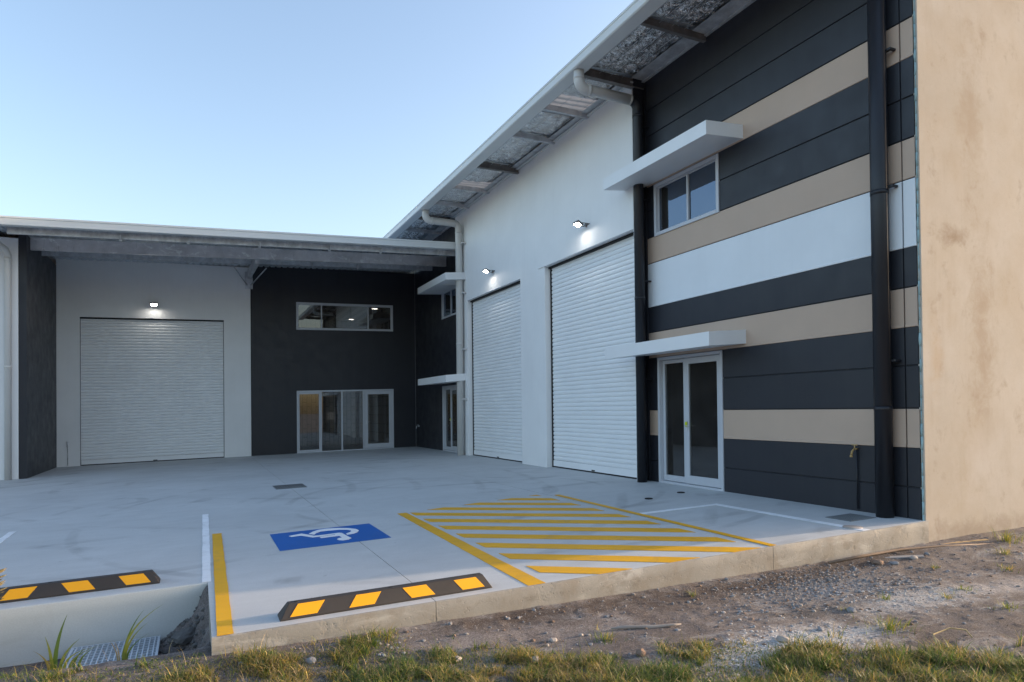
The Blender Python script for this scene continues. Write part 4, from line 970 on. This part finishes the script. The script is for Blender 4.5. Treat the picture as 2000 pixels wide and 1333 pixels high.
def tuft(x, y, n, h, sp, label, name="grass_tuft", mats=(0, 0, 1, 1, 2), grp="grass tufts growing in the dirt", lean=(.3, 1.3)):
    z = float(gz(x, y)); mb = MB(); mb.norecalc = 1
    for i in range(n):
        a = random.uniform(0, 6.28); r = sp*abs(random.gauss(0, .5)); bx_, by_ = x+r*math.cos(a), y+r*math.sin(a)
        blade(mb, bx_, by_, float(gz(bx_, by_))-.004, h*random.uniform(.5, 1.1), random.uniform(.003, .006), a+random.uniform(-.8, .8), random.uniform(*lean), GR[random.choice(mats)], 4)
    return mb.build(name, loc=(x, y, z), label=label, cat="grass tuft", group=grp)
tuft(-3.669, 4.60, 26, .07, .04, "small bright green tuft close to the slab edge, alone in the dirt")
tuft(-4.918, 4.10, 90, .075, .12, "dense green tuft left of the bleached stick")
tuft(-2.868, 3.33, 150, .10, .20, "widest green tuft, right of the white lime patch")
tuft(-2.218, 3.82, 24, .09, .05, "thin upright tuft on the pale dirt, left of the right-hand tufts", mats=(0, 1, 1))
tuft(-2.75, 3.80, 20, .05, .09, "low sparse tuft on dark dirt in the middle right")
tuft(-1.71, 3.62, 34, .08, .06, "upright green tuft third from the right edge")
tuft(-1.35, 3.70, 40, .06, .12, "low spreading tuft by the right edge of the frame", mats=(0, 1, 1))
tuft(-.80, 4.30, 36, .06, .08, "low tuft in front of the timber strip")
tuft(.42, 4.30, 60, .10, .13, "yellow-green tuft right of the timber strip end", mats=(1, 1, 2, 0))
tuft(.95, 4.55, 110, .19, .14, "tall yellowish tuft at the foot of the tan wall", mats=(1, 2, 1, 0))
tuft(-.2, 3.95, 50, .07, .15, "loose tuft at the far right side, upper of two", mats=(1, 0, 2))
tuft(-1.6, 3.2, 60, .07, .14, "loose tuft at the far right side, lower of two", mats=(1, 0, 1))
tuft(-5.35, 3.85, 90, .08, .12, "green tuft beside the square brown stone at the grass edge")
tuft(-6.35, 4.72, 130, .085, .20, "bright green clump in front of the wheel stop", mats=(0, 1, 1, 2))
tuft(-7.30, 4.72, 150, .085, .16, "straw-yellow clump right below the end of the yellow line", mats=(2, 3, 2, 1))
tuft(-7.15, 4.60, 70, .08, .14, "yellow clump slightly right of the yellow line end", mats=(2, 2, 1))
# tall weeds in front of the retaining wall
def weed(x, y, specs, label):
    z = float(gz(x, y)); mb = MB(); mb.norecalc = 1
    for (h, wd, az, ln, mi_, ox) in specs: blade(mb, x+ox, y, z-.01, h*1.1, wd*1.35, az, ln, GR[mi_], 8)
    mb.build("tall_weed", loc=(x, y, z), label=label, cat="weed", group="tall weeds in front of the retaining wall")
weed(-8.40, 5.12, [(.34, .022, .1, .18, 0, 0), (.22, .018, 3.2, .15, 1, -.015), (.20, .016, .3, .5, 1, .03), (.19, .014, -.4, .9, 1, .05), (.16, .014, 3.0, .5, 2, -.03), (.17, .012, .2, 1.0, 1, .08), (.12, .014, .5, .5, 0, .1), (.14, .012, -.2, .6, 0, .13), (.11, .01, 2.8, .8, 2, .0)], "broad-leaved green weed standing left of the pit grate")
weed(-8.02, 5.10, [(.40, .015, -.1, .55, 1, 0), (.33, .013, .1, .32, 0, .005), (.26, .012, .2, .5, 1, .01), (.18, .01, .4, .7, 0, .02), (.15, .008, 2.9, .3, 3, -.03), (.14, .007, 3.0, .2, 3, -.02)], "tall single-leaning green blade in front of the pit grate")
mb = MB(); mb.norecalc = 1
for (x, y, h, az, ln) in ((-8.22, 5.28, .17, -.2, .8), (-8.26, 5.25, .15, .1, .5), (-8.12, 5.2, .12, 2.8, .3), (-7.9, 5.15, .10, .4, .9), (-7.2, 4.75, .24, -.6, .35), (-7.75, 5.1, .1, 1, .5)): blade(mb, x, y, float(gz(x, y)), h, .004, az, ln, STRAW, 5)
mb.build("dry_stalks", loc=None, label="dry straw stalks sticking out of the grass near the pit", kind='stuff', cat='dry grass')
# seed head at the left edge of the frame
x, y = -8.19, 2.9; z = float(gz(x, y)); mb = MB(); mb.norecalc = 1
STALK = paint("seed_stalk_brown", (0.15, 0.12, 0.055), 0.8, 0.2)
mb.tube([(x-.02, y, z), (x-.03, y, z+.5), (x-.035, y, .70), (x-.03, y, .815)], [.003, .0025, .002, .001], STRAW, 6)
for i in range(15):
    t = i/15; a = random.uniform(-.9, .9)+(0 if i % 3 else math.pi); zz = .70+.115*t
    c = Vector((x-.033, y, zz)); d = Vector((math.cos(a)*math.cos(.3), math.sin(a), .30)).normalized()
    mb.tube([tuple(c), tuple(c+d*.012), tuple(c+d*.028), tuple(c+d*.042)], [.0008, .0032, .003, .0006], STALK, 6)
mb.build("seed_stalk", loc=(x, y, z), label="blurred dry seed head poking in at the left edge", cat="weed")
